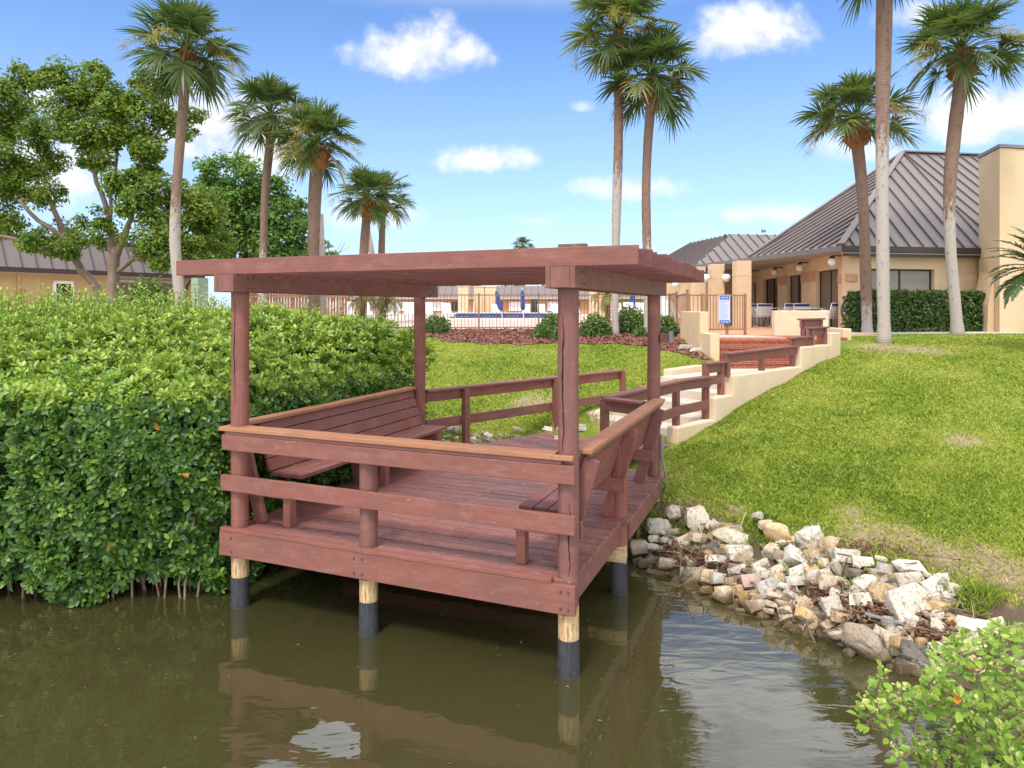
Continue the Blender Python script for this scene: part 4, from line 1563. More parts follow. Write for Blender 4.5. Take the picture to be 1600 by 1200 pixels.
c = B0 + DB * s0 + NB * .12
m.tube([c + NB * .4 + Z * 4.35, c + Z * 4.0, c + Z * 2.1], .06, 8)
m.build('downpipe', M_FASCIA, bg_)
m = MB()
for i in range(6):
    c = P(312, HY, 36.5)
    m.box(Vector((c.x, c.y, 2.3 + i * .38)), (.30, .3, .18), (DB, NB, Z))
m.build('glass_block_panel', M_GREENGLASS, bg_)

# rust-coloured board fence beyond the hedge
wf = thing('board_fence', 'rust-coloured vertical board fence behind the hedge by the pool', 'fence', (-9.3, 30, 2.05))
m = MB()
for i in range(33):
    x = -11.2 + i * .125
    m.box((x, 30 + .01 * (i % 2), 2.85 + random.uniform(-.02, .02)), (.042, .012, .80))
m.build('boards', M_SLAT, wf)
m = MB()
for z in (2.3, 3.3):
    m.box((-9.2, 29.96, z), (2.05, .025, .05))
m.build('rails', M_SLAT, wf)

# ------------------------------------------------------------------ pool terrace
m = MB()
m.prism([(-22, 23.2), (4.6, 23.2), (4.6, 34), (9.0, 34), (9.0, 95), (-40, 95)], 1.7, 2.072)
structure(m.build('pool_deck', M_POOLDECK))
pl = thing('swimming_pool', 'swimming pool with a navy tile line and white coping beyond the iron fence', 'pool', (-1, 45, 2.0))
m = MB()
m.prism([(-4.8, 44.6), (4.2, 44.6), (4.2, 45.0), (-4.8, 45.0)], 2.0, 2.14)
m.build('coping', M_WHITE, pl)
m = MB()
m.prism([(-4.8, 57.0), (4.2, 57.0), (4.2, 57.4), (-4.8, 57.4)], 2.0, 2.42)
m.build('coping', M_WHITE, pl)
m = MB()
m.box((-.3, 56.97, 2.24), (4.5, .03, .12))
m.build('tile_band', M_TILE, pl)
m = MB()
m.poly([(-4.8, 45.0, 2.10), (4.2, 45.0, 2.10), (4.2, 56.9, 2.10), (-4.8, 56.9, 2.10)])
m.build('pool_water', M_POOL, pl)


def lounger(root):
    m = MB()
    m.box((0, -.3, .36), (.32, .62, .03))
    m.build('seat', M_WHITE, root, local=True)
    m = MB()
    m.box((0, .50, .72), (.32, .40, .03), (Vector((1, 0, 0)), Vector((0, .55, .835)), Vector((0, -.835, .55))))
    m.build('backrest', M_WHITE, root, local=True)
    for s in (-.28, .28):
        for y in (-.7, .3):
            m = MB()
            m.box((s, y, .165), (.025, .025, .165))
            m.build('leg', M_WHITE, root, local=True)


lg = None
for (px, Y, rot) in ((668, 40, 10), (722, 60, 0), (775, 60, 5), (822, 60, -5), (846, 60, 0), (869, 60, 4), (900, 60, 0), (700, 46, 20), (545, 36, 10), (570, 34, 0), (520, 38, 5), (612, 36, 0), (640, 40, 8), (985, 42, 0), (1005, 44, 4), (1028, 40, -6), (965, 48, 0), (1052, 30, 40), (1070, 29, 60), (490, 40, 0)):
    p = P(px, HY, Y)
    c = thing('lounge_chair', 'white pool lounge chair with raised back on the terrace beyond the iron fence', 'lounge chair', (p.x, p.y, 2.075), 'white lounge chairs round the pool')
    lounger(c)
    c.rotation_euler = (0, 0, R(rot))


def folded_umbrella(px, Y, tilt, label):
    p = P(px, HY, Y)
    u = thing('pool_umbrella', label, 'umbrella', (p.x, p.y, 2.075), 'folded blue umbrellas')
    d = Vector((math.sin(R(tilt)), 0, math.cos(R(tilt))))
    m = MB()
    m.tube([Vector((0, 0, 0)), d * 2.35], .03, 8)
    m.build('pole', M_WHITE, u, local=True)
    m = MB()
    m.tube([d * .55, d * .8, d * 1.9, d * 2.2], [.10, .22, .16, .04], 9)
    m.build('canopy', M_BLUE, u, local=True)


folded_umbrella(785, 56, -14, 'folded blue umbrella leaning to the left beside the pool')
folded_umbrella(818, 56, -3, 'folded blue umbrella standing upright beside the pool')
folded_umbrella(988, 46, 0, 'folded blue umbrella by the chairs near the right end of the terrace')
for (px, Y, lab) in ((724, 60, 'pale square column at the left of the pool terrace'), (749, 62, 'short tan column second along the pool terrace'), (766, 62, 'short tan column third along the pool terrace'), (940, 52, 'wide tan column behind the near post of the pergola')):
    p = P(px, HY, Y)
    t = thing('terrace_column', lab, 'column', (p.x, p.y, 2.07), 'columns on the pool terrace')
    m = MB()
    wd = .9 if px == 940 else .45
    m.box(Vector((p.x, p.y, 3.35)), (wd, .4, 1.30))
    m.build('shaft', M_STUCCO, t, bevel=.02)
    m = MB()
    m.box(Vector((p.x, p.y, 4.70)), (wd + .06, .46, .045))
    m.build('column_cap', M_STUCCO2, t)
# far apartment row
ap = thing('apartment_row', 'long low tan building with a grey-brown mansard roof beyond the pool', 'building', (0, 84, 2.05))
m = MB()
m.prism([(-20, 84), (16, 82), (16, 92), (-20, 92)], 1.9, 4.2)
m.build('wall', M_TRIM, ap)
seamed('roof', [Vector((-20.4, 83.2, 4.05)), Vector((16.3, 81.2, 4.05)), Vector((16, 83, 5.45)), Vector((-20, 85, 5.45))], Vector((0, .6, 1)), .8, ap)
m = MB()
m.prism([(-20.4, 83.15), (16.3, 81.15), (16.3, 81.35), (-20.4, 83.35)], 3.85, 4.04)
m.build('fascia', M_SOFFIT, ap)
for i, x in enumerate(np.arange(-18, 15, 2.3)):
    m = MB()
    y0 = 83.93 - (x + 20) / 36 * 2
    m.box((x, y0, 3.0 if i % 3 else 2.9), (.75 if i % 3 else .45, .05, .55 if i % 3 else .85))
    m.build('window' if i % 3 else 'door', M_GLASS if i % 2 else M_WHITE, ap)
# ------------------------------------------------------------------ palms
def strip_leaflets(base, d, side, L, W, droop, t, seg=3):
    """narrow tapering drooping strips: arrays of n leaflets, seg sections"""
    n = len(base)
    prof = np.array([.45, 1.0, .72, 0.06])[:seg + 1]
    v = np.empty((n, (seg + 1) * 2, 3))
    for i in range(seg + 1):
        f = i / seg
        c = base + d * (L * f)[:, None]
        c[:, 2] -= droop * L * f ** 2.2
        hw = (W * prof[i])[:, None]
        v[:, 2 * i] = c - side * hw
        v[:, 2 * i + 1] = c + side * hw
    i0 = (np.arange(n) * (seg + 1) * 2)[:, None]
    f = np.concatenate([i0 + np.array([[2 * i, 2 * i + 1, 2 * i + 3, 2 * i + 2]]) for i in range(seg)])
    return v.reshape(-1, 3), f, np.repeat(t, (seg + 1) * 2)


class Acc:
    def __init__(self):
        self.v, self.f, self.t, self.n = [], [], [], 0

    def add(self, v, f, t):
        self.v.append(v)
        self.f.append(f + self.n)
        self.t.append(t)
        self.n += len(v)

    def build(self, name, mat, parent=None):
        return np_mesh(name, np.concatenate(self.v), self.f, mat, np.concatenate(self.t), parent)


def nprm(v):
    return np.array(v, float)


def fan_frond(acc, stalk, org, az, el, Lp, Lf, r, age):
    """one costapalmate leaf: arching stalk, then a folded fan of drooping segments"""
    h = np.array([math.cos(az), math.sin(az), 0.0])
    pts = []
    p = np.array(org, float)
    e = el
    for i in range(6):
        pts.append(Vector(p))
        d = h * math.cos(e) + np.array([0, 0, math.sin(e)])
        p = p + d * Lp / 5
        e -= (.05 + .10 * math.cos(el)) * (1.0 if i > 1 else .5)
    stalk.tube(pts, [.028, .022, .018, .016, .014, .012], 5, cap=False)
    hub = np.array(pts[-1])
    n = 30
    al = np.linspace(-2.15, 2.15, n) + r.normal(0, .03, n)
    sd = np.array([-math.sin(az), math.cos(az), 0.0])
    tw = r.uniform(-.5, .5)
    up = np.cross(d, sd)
    up = -up if up[2] < 0 and el > -.3 else up
    s2 = sd * math.cos(tw) + up * math.sin(tw)
    dirs = np.outer(np.cos(al), d) + np.outer(np.sin(al), s2)
    # the blade folds along its costa and arches down
    fold = np.abs(np.sin(al)) * .38
    dirs = dirs + np.outer(fold, up) * .6
    dirs = unit(dirs)
    costa = np.clip(np.cos(al), 0, 1)[:, None] * d[None] * (Lf * .22)
    base = hub[None] + costa - np.array([0, 0, 1.0]) * (np.clip(np.cos(al), 0, 1) ** 2)[:, None] * Lf * .05
    L = Lf * (.98 - .30 * (np.abs(al) / 2.15) ** 1.5) * r.uniform(.88, 1.06, n)
    W = np.full(n, .030) * r.uniform(.8, 1.2, n) * (Lf / .8)
    side = unit(np.cross(dirs, unit(np.cross(d, s2))[None] + r.normal(0, .35, (n, 3))))
    droop = r.uniform(.10, .34, n) * (1.0 + .5 * (el < 0))
    t = np.clip(age + r.normal(0, .10, n), 0, 1)
    acc.add(*strip_leaflets(base, dirs, side, L, W, droop, t))


def palm(label, path, Y, r0, r1, crown, seed, pale=.45, nf=34, flowers=5, ground=None, group='cabbage palms around the pool and lawn', bulge=1.0, dead=0.1, yl=0.5, low=-40):
    r = np.random.default_rng(seed)
    pts = [P(px, py, Y) for (px, py) in path]
    b = pts[0].copy()
    zb = ground if ground is not None else tz(b.x, b.y)
    if b.z > zb - .1:
        k = pts[0].copy()
        k.z = zb - .15
        if b.z > zb + .3:
            pts.insert(0, k)
        else:
            pts[0] = k
    root = thing('palm_tree', label, 'palm tree', (pts[0].x, pts[0].y, zb), group)
    # smooth trunk
    n = 26
    cum = [0]
    for i in range(1, len(pts)):
        cum.append(cum[-1] + (pts[i] - pts[i - 1]).length)
    P3 = np.array([list(p) for p in pts])
    ss = np.linspace(0, cum[-1], n)
    cx = np.stack([np.interp(ss, cum, P3[:, i]) for i in range(3)], -1)
    for _ in range(3):
        cx[1:-1] = (cx[:-2] + cx[1:-1] * 2 + cx[2:]) / 4
    rad = []
    for i in range(n):
        f = i / (n - 1)
        rr = r0 * (1 - f) ** 1 + r1 * f
        rr *= 1 + .45 * max(0, 1 - f * 14) + .06 * math.sin(f * 9 + seed) + r.normal(0, .012)
        rad.append(rr)
    m = MB()
    m.tube(list(map(Vector, cx)), rad, 14, ts=[min(1, max(0, (i / (n - 1) - pale) * 1.6 + .5)) for i in range(n)])
    m.build('trunk', M_PALMBARK, root, smooth=True)
    top = Vector(cx[-1])
    # fibrous boot: overlapping old leaf bases
    bt = MB()
    bh = .62 * crown / 1.5
    bt.tube([top - Z * .18, top, top + Z * bh * .5, top + Z * bh, top + Z * bh * 1.25], [r1 * 1.05, r1 * 1.5 * bulge, r1 * 1.6 * bulge, r1 * 1.15, r1 * .5], 12)
    for k in range(46):
        a = k * 2.4
        z = (k / 46) * bh - .05
        d = Vector((math.cos(a), math.sin(a), 0))
        c = top + d * r1 * (1.28 * bulge) + Z * z
        ax3 = (d * .62 + Z * .78).normalized()
        sd_ = Vector((-d.y, d.x, 0))
        bt.box(c + ax3 * .07, (.11, .035, .016), (ax3, sd_, ax3.cross(sd_)), jit=.008)
    bt.build('leaf_bases', M_BOOT, root)
    org = top + Z * bh * 1.15
    low += 12
    acc, stalk = Acc(), MB()
    nf = int(nf * 1.25)
    for k in range(nf):
        f = (k + .5) / nf
        el = R(86 - (86 - low) * f ** 1.3) + r.normal(0, .12)
        az = k * 2.39996 + r.normal(0, .18)
        Lp = crown * (.46 + .16 * min(1, f * 2.2)) * r.uniform(.82, 1.12)
        Lf = crown * .54 * r.uniform(.85, 1.12) * (1.0 if f > .15 else .85)
        age = .40 + .22 * (1 - f) * (r.random() - .2)
        if f > .8 and r.random() < dead * 1.6:
            age = .86
        elif r.random() < .08:
            age = .68
        fan_frond(acc, stalk, org, az, el, Lp, Lf, r, age)
    cr = acc.build('crown', M_PALM, root)
    stalk.build('leaf_stalks', M_SHRUB, root)
    fa = Acc()
    for k in range(flowers):
        az = r.uniform(0, 6.283)
        if k == 0 and flowers > 1:
            az = math.pi + r.uniform(-.4, .4)
        if k == 1:
            az = r.uniform(-.4, .4)
        h = np.array([math.cos(az), math.sin(az), 0])
        e = R(r.uniform(5, 45))
        p = nprm(org)
        L = crown * r.uniform(.95, 1.32)
        path_ = []
        for i in range(9):
            path_.append(p.copy())
            p = p + (h * math.cos(e) + np.array([0, 0, math.sin(e)])) * L / 8
            e -= .2
        for i in range(3, 9):
            nb = 26
            bs_ = path_[i][None] + r.normal(0, .05, (nb, 3))
            dr = unit(r.normal(size=(nb, 3)) + h[None] * .8 - np.array([0, 0, .55]))
            fa.add(*strip_leaflets(bs_, dr, rand_dirs(nb, r), r.uniform(.12, .36, nb) * crown / 1.5, np.full(nb, .007), r.uniform(0, .4, nb), np.clip(r.normal(yl, .15, nb), 0, 1)))
    if flowers:
        fa.build('flower_stalks', M_FLOWER, root)
    return root


palm('tall cabbage palm with a smooth pale grey trunk standing alone over the hedge at left', [(282, 470), (276, 420), (272, 370), (276, 290), (284, 190), (290, 118)], 16.5, .118, .112, 1.27, 11, .52, 36, 6)
palm('cabbage palm with a slender trunk half hidden behind its bushier neighbour at left', [(411, 480), (411, 400), (414, 300), (423, 212)], 21.5, .115, .125, 1.30, 12, .40, 32, 5)
palm('bushy cabbage palm with a thick brown trunk and dense yellowing skirt over the pergola', [(490, 500), (490, 400), (491, 320), (495, 258)], 20.5, .165, .185, 1.28, 13, .12, 40, 5, bulge=1.25, dead=.16, low=-34)
palm('small far cabbage palm, left one of the close pair beyond the pergola roof', [(567, 495), (568, 400), (573, 335)], 32, .19, .21, 1.55, 14, .2, 32, 2, ground=2.07, low=-34)
palm('small far cabbage palm, right one of the close pair beyond the pergola roof', [(596, 495), (596, 400), (598, 332)], 34, .15, .165, 1.50, 15, .2, 32, 2, ground=2.07, low=-34)
palm('tall straight cabbage palm in the mulch bed, its trunk rising above the pergola roof', [(961, 524), (961, 440), (963, 340), (966, 240), (967, 150), (966, 86)], 19.6, .100, .148, 1.46, 16, .58, 34, 5, low=-28)
palm('cabbage palm leaning slightly right close beside the tall straight one behind the roof', [(1012, 520), (1011, 390), (1009, 300), (1012, 220), (1018, 155)], 19.2, .110, .135, 1.40, 17, .38, 36, 5, low=-48)
palm('shorter cabbage palm leaning left in front of the clubhouse roof', [(1355, 523), (1353, 440), (1350, 340), (1345, 270), (1339, 222)], 20.3, .140, .160, 1.46, 18, .16, 30, 4, bulge=1.3, yl=.9, low=-28)
palm('tallest palm on the lawn, pale trunk running out of the top of the picture', [(1382, 538), (1380, 450), (1378, 300), (1379, 150), (1382, 0), (1383, -40)], 15.6, .118, .165, 1.45, 19, .55, 34, 4, low=-34)
palm('cabbage palm with a curving trunk in front of the clubhouse window at right', [(1497, 527), (1492, 470), (1484, 380), (1483, 290), (1493, 190), (1503, 118)], 19.3, .135, .175, 1.52, 20, .48, 34, 5, bulge=1.3, low=-34)
palm('tiny distant palm crown showing just over the pergola roof', [(817, 470), (817, 392)], 95, .3, .3, 1.5, 21, .3, 24, 0, ground=2.0)
# two bare trunks
for (pa, Y, r0, lab) in (([(505, 500), (503, 420), (499, 335)], 24, .14, 'pale slim palm trunk behind the thick brown one'), ([(590, 480), (582, 400), (573, 352)], 36, .15, 'grey leaning trunk between the far pair of palms')):
    pts = [P(a, b, Y) for (a, b) in pa]
    t = thing('palm_tree', lab, 'palm tree', (pts[0].x, pts[0].y, 2.05))
    m = MB()
    m.tube([Vector((pts[0].x, pts[0].y, 1.9))] + pts, r0, 10, ts=[0, 0, .2, .4])
    m.build('trunk', M_PALMBARK, t, smooth=True)


def feather_frond(acc, stalk, org, az, el, L, r, ln, wd, sag, n=26, t0=.5, vee=.5):
    h = np.array([math.cos(az), math.sin(az), 0.0])
    p = nprm(org)
    e = el
    pts, dd = [], []
    for i in range(10):
        pts.append(p.copy())
        d = h * math.cos(e) + np.array([0, 0, math.sin(e)])
        dd.append(d)
        p = p + d * L / 9
        e -= sag / 9 * (1 + i * .12)
    stalk.tube(list(map(Vector, pts)), [.014 * (1 - i * .08) for i in range(10)], 5, cap=False)
    pts, dd = np.array(pts), np.array(dd)
    f = np.linspace(.12, 1, n)
    c = np.stack([np.interp(f * 9, range(10), pts[:, i]) for i in range(3)], -1)
    d = unit(np.stack([np.interp(f * 9, range(10), dd[:, i]) for i in range(3)], -1))
    sd = np.array([-math.sin(az), math.cos(az), 0.0])[None]
    up = np.cross(d, sd)
    up[up[:, 2] < 0] *= -1
    for s in (-1, 1):
        dr = unit(sd * s + d * .75 + up * vee * .5 + r.normal(0, .07, (n, 3)))
        ll = ln * np.sin(np.clip(f * 1.05, 0, 1) * math.pi * .9 + .25) ** .6 * r.uniform(.85, 1.1, n)
        acc.add(*strip_leaflets(c, dr, unit(np.cross(dr, up)), ll, np.full(n, wd), r.uniform(.05, .25, n), np.clip(t0 + r.normal(0, .15, n), 0, 1)))


def feather_palm(name, label, cat, base, trunk_h, L, nf, mat, seed, ln, wd, sag, trunk_r=.1, lean=0.0, group=None, lo=-20, barkm=None):
    r = np.random.default_rng(seed)
    root = thing(name, label, cat, base, group)
    b = Vector(base)
    top = b + Z * trunk_h + Vector((lean, 0, 0))
    m = MB()
    m.tube([b - Z * .1, b + Z * trunk_h * .4 + Vector((lean * .2, 0, 0)), top], [trunk_r * .8, trunk_r, trunk_r * 1.25], 10)
    for k in range(40):
        a = k * 2.4
        d = Vector((math.cos(a), math.sin(a), 0))
        f = k / 40
        c = b + (top - b) * f + d * trunk_r * (.9 + .25 * f)
        ax3 = (d * .6 + Z * .8).normalized()
        sd_ = Vector((-d.y, d.x, 0))
        m.box(c, (.05, .03, .012), (ax3, sd_, ax3.cross(sd_)))
    m.build('trunk', barkm or M_TWIG, root)
    acc, st_ = Acc(), MB()
    for k in range(nf):
        f = (k + .5) / nf
        feather_frond(acc, st_, top, k * 2.4 + r.normal(0, .15), R(78 - (78 - lo) * f) + r.normal(0, .08), L * r.uniform(.85, 1.08), r, ln, wd, sag, t0=r.uniform(.3, .7))
    acc.build('crown', mat, root)
    st_.build('leaf_stalks', mat, root)


sp_ = P(1632, 422, 13.6)
feather_palm('sago_palm', 'dark green sago palm whose stiff feather fronds enter at the right edge', 'sago palm', (sp_.x, sp_.y, tz(sp_.x, sp_.y)), sp_.z - tz(sp_.x, sp_.y), 1.10, 52, M_SAGO, 31, .21, .019, .75, .14)
for (px, py, Y, lean, lab) in ((566, 466, 24.6, .0, 'small date palm with a shaggy brown trunk, left of two by the iron fence'), (604, 468, 24.9, .25, 'small leaning date palm, right of two by the iron fence'), (948, 462, 25, -.05, 'small date palm half hidden by the near post of the pergola')):
    p = P(px, py, Y)
    feather_palm('date_palm', lab, 'date palm', (p.x - lean, Y, 2.07), p.z - 2.07, .80, 22, M_DATE, int(px), .20, .010, 1.3, .10, lean, 'small date palms along the pool fence')


# ------------------------------------------------------------------ leafy trees
def clump_leaves(acc, c, rad, n, size, r, t0=.45, tv=.2, sub=9, flat=.8):
    subs = rand_dirs(sub, r) * (r.uniform(.35, 1.0, (sub, 1)) ** .6) * rad * .82
    subs[:, 2] *= flat
    k = r.integers(0, sub, n)
    sr = rad * r.uniform(.28, .72, sub)
    off = rand_dirs(n, r) * (r.random((n, 1)) ** .5) * sr[k][:, None]
    off[:, 2] *= .75
    pos = nprm(c)[None] + subs[k] + off
    out = unit(subs[k] + off * 1.5 + np.array([0, 0, .35]) * rad)
    nrm = unit(out + r.normal(0, .55, (n, 3)) + np.array([0, 0, .5]))
    ax = unit(np.cross(nrm, r.normal(size=(n, 3))) + out * .3 - np.array([0, 0, .15]))
    L = size * r.uniform(.7, 1.25, n)
    tt = np.clip(t0 + r.normal(0, tv, n) + r.normal(0, .10, sub)[k], 0, 1)
    acc.add(*leaf_arrays(pos, ax, nrm, L, L * .62, tt))
    return nprm(c)[None] + subs


def leafy_tree(label, base_px, Y, limbs, clumps, mat, size, dens, seed, group=None, t0=.45, name='leafy_tree', ground=2.02, limb=.74):
    r = np.random.default_rng(seed)
    b = P(base_px, HY, Y)
    root = thing(name, label, 'tree', (b.x, b.y, ground), group)
    m = MB()
    nodes = []
    for li, pl_ in enumerate(limbs):
        pts, rd = [], []
        for (px, py, dY, rr) in pl_:
            pts.append(P(px, py, Y + dY))
            rd.append(rr * limb)
        if li == 0:
            pts.insert(0, Vector((pts[0].x, pts[0].y, ground - .2)))
            rd.insert(0, rd[0] * 1.15)
        # refine with wobble
        fp_, fr2 = [pts[0]], [rd[0]]
        for i in range(1, len(pts)):
            for s in (1, 2, 3):
                f = s / 3
                q_ = pts[i - 1].lerp(pts[i], f) + Vector(r.normal(0, .03, 3)) * (s < 3)
                fp_.append(q_)
                fr2.append(rd[i - 1] + (rd[i] - rd[i - 1]) * f)
        m.tube(fp_, fr2, 10)
        nodes += fp_
    NA = np.array([list(p) for p in nodes])
    acc = Acc()
    for (px, py, dY, rp) in clumps:
        c = P(px, py, Y + dY)
        rad = rp * 1.12 / F * (Y + dY)
        subs = clump_leaves(acc, c, rad, int(dens * 1.35 * rp * rp), size, r, t0)
        j = np.argmin(np.linalg.norm(NA - nprm(c)[None], axis=1))
        a = Vector(NA[j])
        mid = a.lerp(c, .5) + Z * -.08 + Vector(r.normal(0, .06, 3))
        m.tube([a, mid, c], [.045, .032, .018], 6)
        for s in subs[:6]:
            m.tube([c, Vector((nprm(c) + s) / 2 + r.normal(0, .04, 3)), Vector(s)], [.017, .012, .006], 4, cap=False)
    m.build('trunk', M_TREEBARK, root, smooth=True)
    acc.build('crown', mat, root)


g_ = 'leafy trees behind the hedge at left'
leafy_tree('leafy tree leaning left with crossing pale limbs at the left edge', 155, 23,
           [[(158, 478, 0, .20), (150, 445, 0, .19), (128, 425, 0, .17), (112, 395, 0, .15), (92, 345, .2, .12), (70, 300, .2, .09), (48, 262, .3, .06)],
            [(126, 420, 0, .13), (98, 372, -.4, .11), (60, 345, -.6, .09), (30, 312, -.8, .07)], [(112, 395, 0, .09), (70, 388, -1, .08), (20, 372, -1.2, .07), (-30, 362, -1.2, .05)],
            [(70, 300, .2, .05), (60, 220, .3, .04), (50, 160, .3, .02)]],
           [(18, 150, 0, 38), (50, 122, .3, 20), (0, 200, .5, 40), (40, 205, -.4, 36), (12, 255, -.6, 42), (56, 262, .4, 34), (85, 250, 0, 22), (28, 300, .3, 40), (70, 300, -.5, 26), (4, 345, -.7, 32), (50, 372, -1, 26),
            (92, 388, -.6, 30), (120, 380, -.2, 22), (-30, 280, 0, 55), (-30, 180, 0, 50), (96, 362, .5, 22), (26, 105, .2, 14), (-20, 350, -.5, 40)], M_TREELEAF, .112, .95, 41, g_)
leafy_tree('leafy tree with a forked pale trunk in front of the bungalow', 176, 22,
           [[(177, 478, 0, .25), (176, 445, 0, .235), (178, 405, 0, .23), (180, 388, 0, .20)],
            [(176, 402, 0, .14), (172, 350, .2, .12), (158, 300, .2, .10), (140, 255, .2, .08), (128, 215, .3, .05)],
            [(183, 398, 0, .15), (196, 365, -.2, .13), (206, 340, -.2, .10), (204, 315, -.2, .09), (222, 268, 0, .06), (228, 225, 0, .04)],
            [(206, 345, -.2, .07), (232, 345, -.3, .06), (258, 362, -.5, .05), (282, 385, -.6, .03)], [(184, 425, 0, .11), (203, 408, -.5, .10), (225, 402, -.7, .085), (262, 414, -1, .05)],
            [(172, 345, .2, .08), (176, 290, .4, .07), (184, 215, .4, .05), (178, 165, .4, .03)]],
           [(82, 128, 0, 24), (112, 122, .3, 34), (150, 118, -.2, 24), (102, 165, -.4, 30), (140, 160, .3, 38), (172, 145, 0, 24), (118, 200, -.2, 36), (152, 215, -.5, 36), (185, 195, .5, 28), (138, 248, .2, 28), (178, 165, -.4, 30),
            (226, 128, 0, 22), (250, 142, .3, 26), (262, 112, .1, 18), (228, 172, -.3, 34), (258, 185, .3, 26), (214, 218, 0, 34), (246, 232, -.4, 34), (228, 262, .3, 30), (300, 182, .2, 18), (286, 205, 0, 20),
            (198, 288, -.6, 32), (238, 300, -.8, 40), (206, 322, -.9, 28), (262, 332, -.7, 38), (288, 308, 0, 34), (150, 345, -.3, 26), (172, 372, .6, 20), (242, 372, -.7, 36), (284, 366, -.6, 36), (318, 330, 0, 34), (330, 372, .3, 36), (256, 402, -.9, 24), (300, 402, -.4, 28)],
           M_TREELEAF, .112, 1.05, 42, g_, t0=.5)
leafy_tree('rounded darker green tree filling in behind the two left palms', 390, 34,
           [[(392, 470, 0, .3), (392, 420, 0, .26), (396, 370, 0, .18), (410, 310, 0, .1)], [(394, 395, 0, .16), (360, 340, 0, .11), (345, 290, 0, .06)], [(396, 380, 0, .15), (430, 350, 0, .10), (458, 320, 0, .05)]],
           [(340, 270, 0, 30), (368, 258, .5, 24), (352, 305, 0, 36), (392, 282, 0, 34), (384, 322, -.6, 38), (424, 300, 0, 30), (418, 338, -.4, 36), (452, 318, .3, 26), (450, 352, 0, 34), (352, 350, 0, 40), (394, 368, -.5, 40), (432, 384, 0, 38),
            (468, 345, .4, 20), (470, 382, .3, 26), (340, 392, 0, 34), (400, 400, .5, 34), (460, 405, 0, 30), (374, 405, 0, 30), (330, 330, .6, 30), (322, 290, .6, 22)],
           M_OAKLEAF, .19, .85, 43, g_)
leafy_tree('low distant tree with thin bare twigs showing right of the bushy palm', 520, 48,
           [[(520, 470, 0, .2), (520, 420, 0, .12), (530, 395, 0, .05), (540, 378, 0, .02)], [(520, 410, 0, .06), (512, 385, 0, .03)], [(530, 395, 0, .03), (548, 384, 0, .012)], [(524, 405, 0, .03), (534, 376, 0, .012)]],
           [(505, 392, 0, 16), (520, 402, 0, 14), (490, 404, 0, 18), (512, 412, 0, 18), (478, 392, 0, 16)], M_TREELEAF, .26, .5, 44, g_)
k = 0
for (px, py, Y, rp, lab) in ((718, 448, 100, 22, 'far tree rising over the left part of the apartment row roof'), (800, 450, 100, 16, 'far tree rising over the middle of the apartment row roof'),
                             (690, 452, 98, 16, 'far tree left of the apartment row behind the rear pergola post'), (880, 452, 100, 26, 'far tree over the right end of the apartment row roof'), (940, 452, 96, 24, 'far yellow-green tree behind the near pergola post'), (640, 456, 96, 22, 'far tree behind the left roof beam of the pergola')):
    leafy_tree(lab, px, Y, [[(px, 478, 0, .3), (px, py, 0, .15)]], [(px, py, 0, rp), (px - rp, py + 6, 0, rp * .7), (px + rp, py + 5, 0, rp * .7)], M_TREELEAF, .5, .5, 60 + k, 'far trees beyond the pool', ground=2.0)
    k += 1


# ------------------------------------------------------------------ shrubs
def shrub(label, px, py, Y, rp, seed, name='round_shrub', group='round shrubs in the mulch bed', mat=None, size=.085, dens=2.4, t0=.45):
    r = np.random.default_rng(seed)
    c = P(px, py, Y)
    rad = rp / F * Y
    zb = max(tz(c.x, c.y), 2.05 if Y > 23 else 0)
    root = thing(name, label, 'shrub', (c.x, c.y, zb), group)
    acc = Acc()
    n = int(dens * rp * rp)
    d = rand_dirs(n, r)
    d[:, 2] = np.abs(d[:, 2]) * 1.1 - .12
    d = unit(d)
    lump = 1 + .12 * np.sin(d[:, 0] * 5 + seed) * np.sin(d[:, 1] * 5 + d[:, 2] * 4)
    cz = zb + rad * .15
    hh = max(rad * .8, (c.z + rad) - cz)
    pos = np.array([c.x, c.y, cz])[None] + d * np.array([rad, rad, hh])[None] * (lump * r.uniform(.72, 1.03, n))[:, None]
    nrm = unit(d + r.normal(0, .45, (n, 3)) + np.array([0, 0, .3]))
    ax = unit(np.cross(nrm, r.normal(size=(n, 3))) + d * .5)
    L = size * r.uniform(.7, 1.3, n)
    acc.add(*leaf_arrays(pos, ax, nrm, L, L * .5, np.clip(t0 + .25 * (r.random(n) - .5) + .2 * (d[:, 2] > .5) * r.random(n), 0, 1)))
    acc.build('foliage', mat or M_SHRUB, root)
    m = MB()
    for k in range(7):
        a = k * .9
        m.tube([Vector((c.x, c.y, zb - .05)), Vector((c.x + math.cos(a) * rad * .4, c.y + math.sin(a) * rad * .4, zb + hh * .5)), Vector((c.x + math.cos(a) * rad * .65, c.y + math.sin(a) * rad * .65, zb + hh * .8))], [.02, .012, .005], 5)
    m.build('stems', M_TWIG, root)
    bm = bmesh.new()
    bmesh.ops.create_icosphere(bm, subdivisions=2, radius=1)
    m = MB()
    for v in bm.verts:
        m.v.append(Vector((c.x + v.co.x * rad * .66, c.y + v.co.y * rad * .66, max(zb - .05, cz + v.co.z * hh * .66))))
        m.t.append(.5)
    for f in bm.faces:
        m.face([v.index for v in f.verts], [(0, 0)] * 3)
    bm.free()
    m.build('dark_core', M_CORE, root)  # solid core, coloured dark like the shaded middle of the shrub


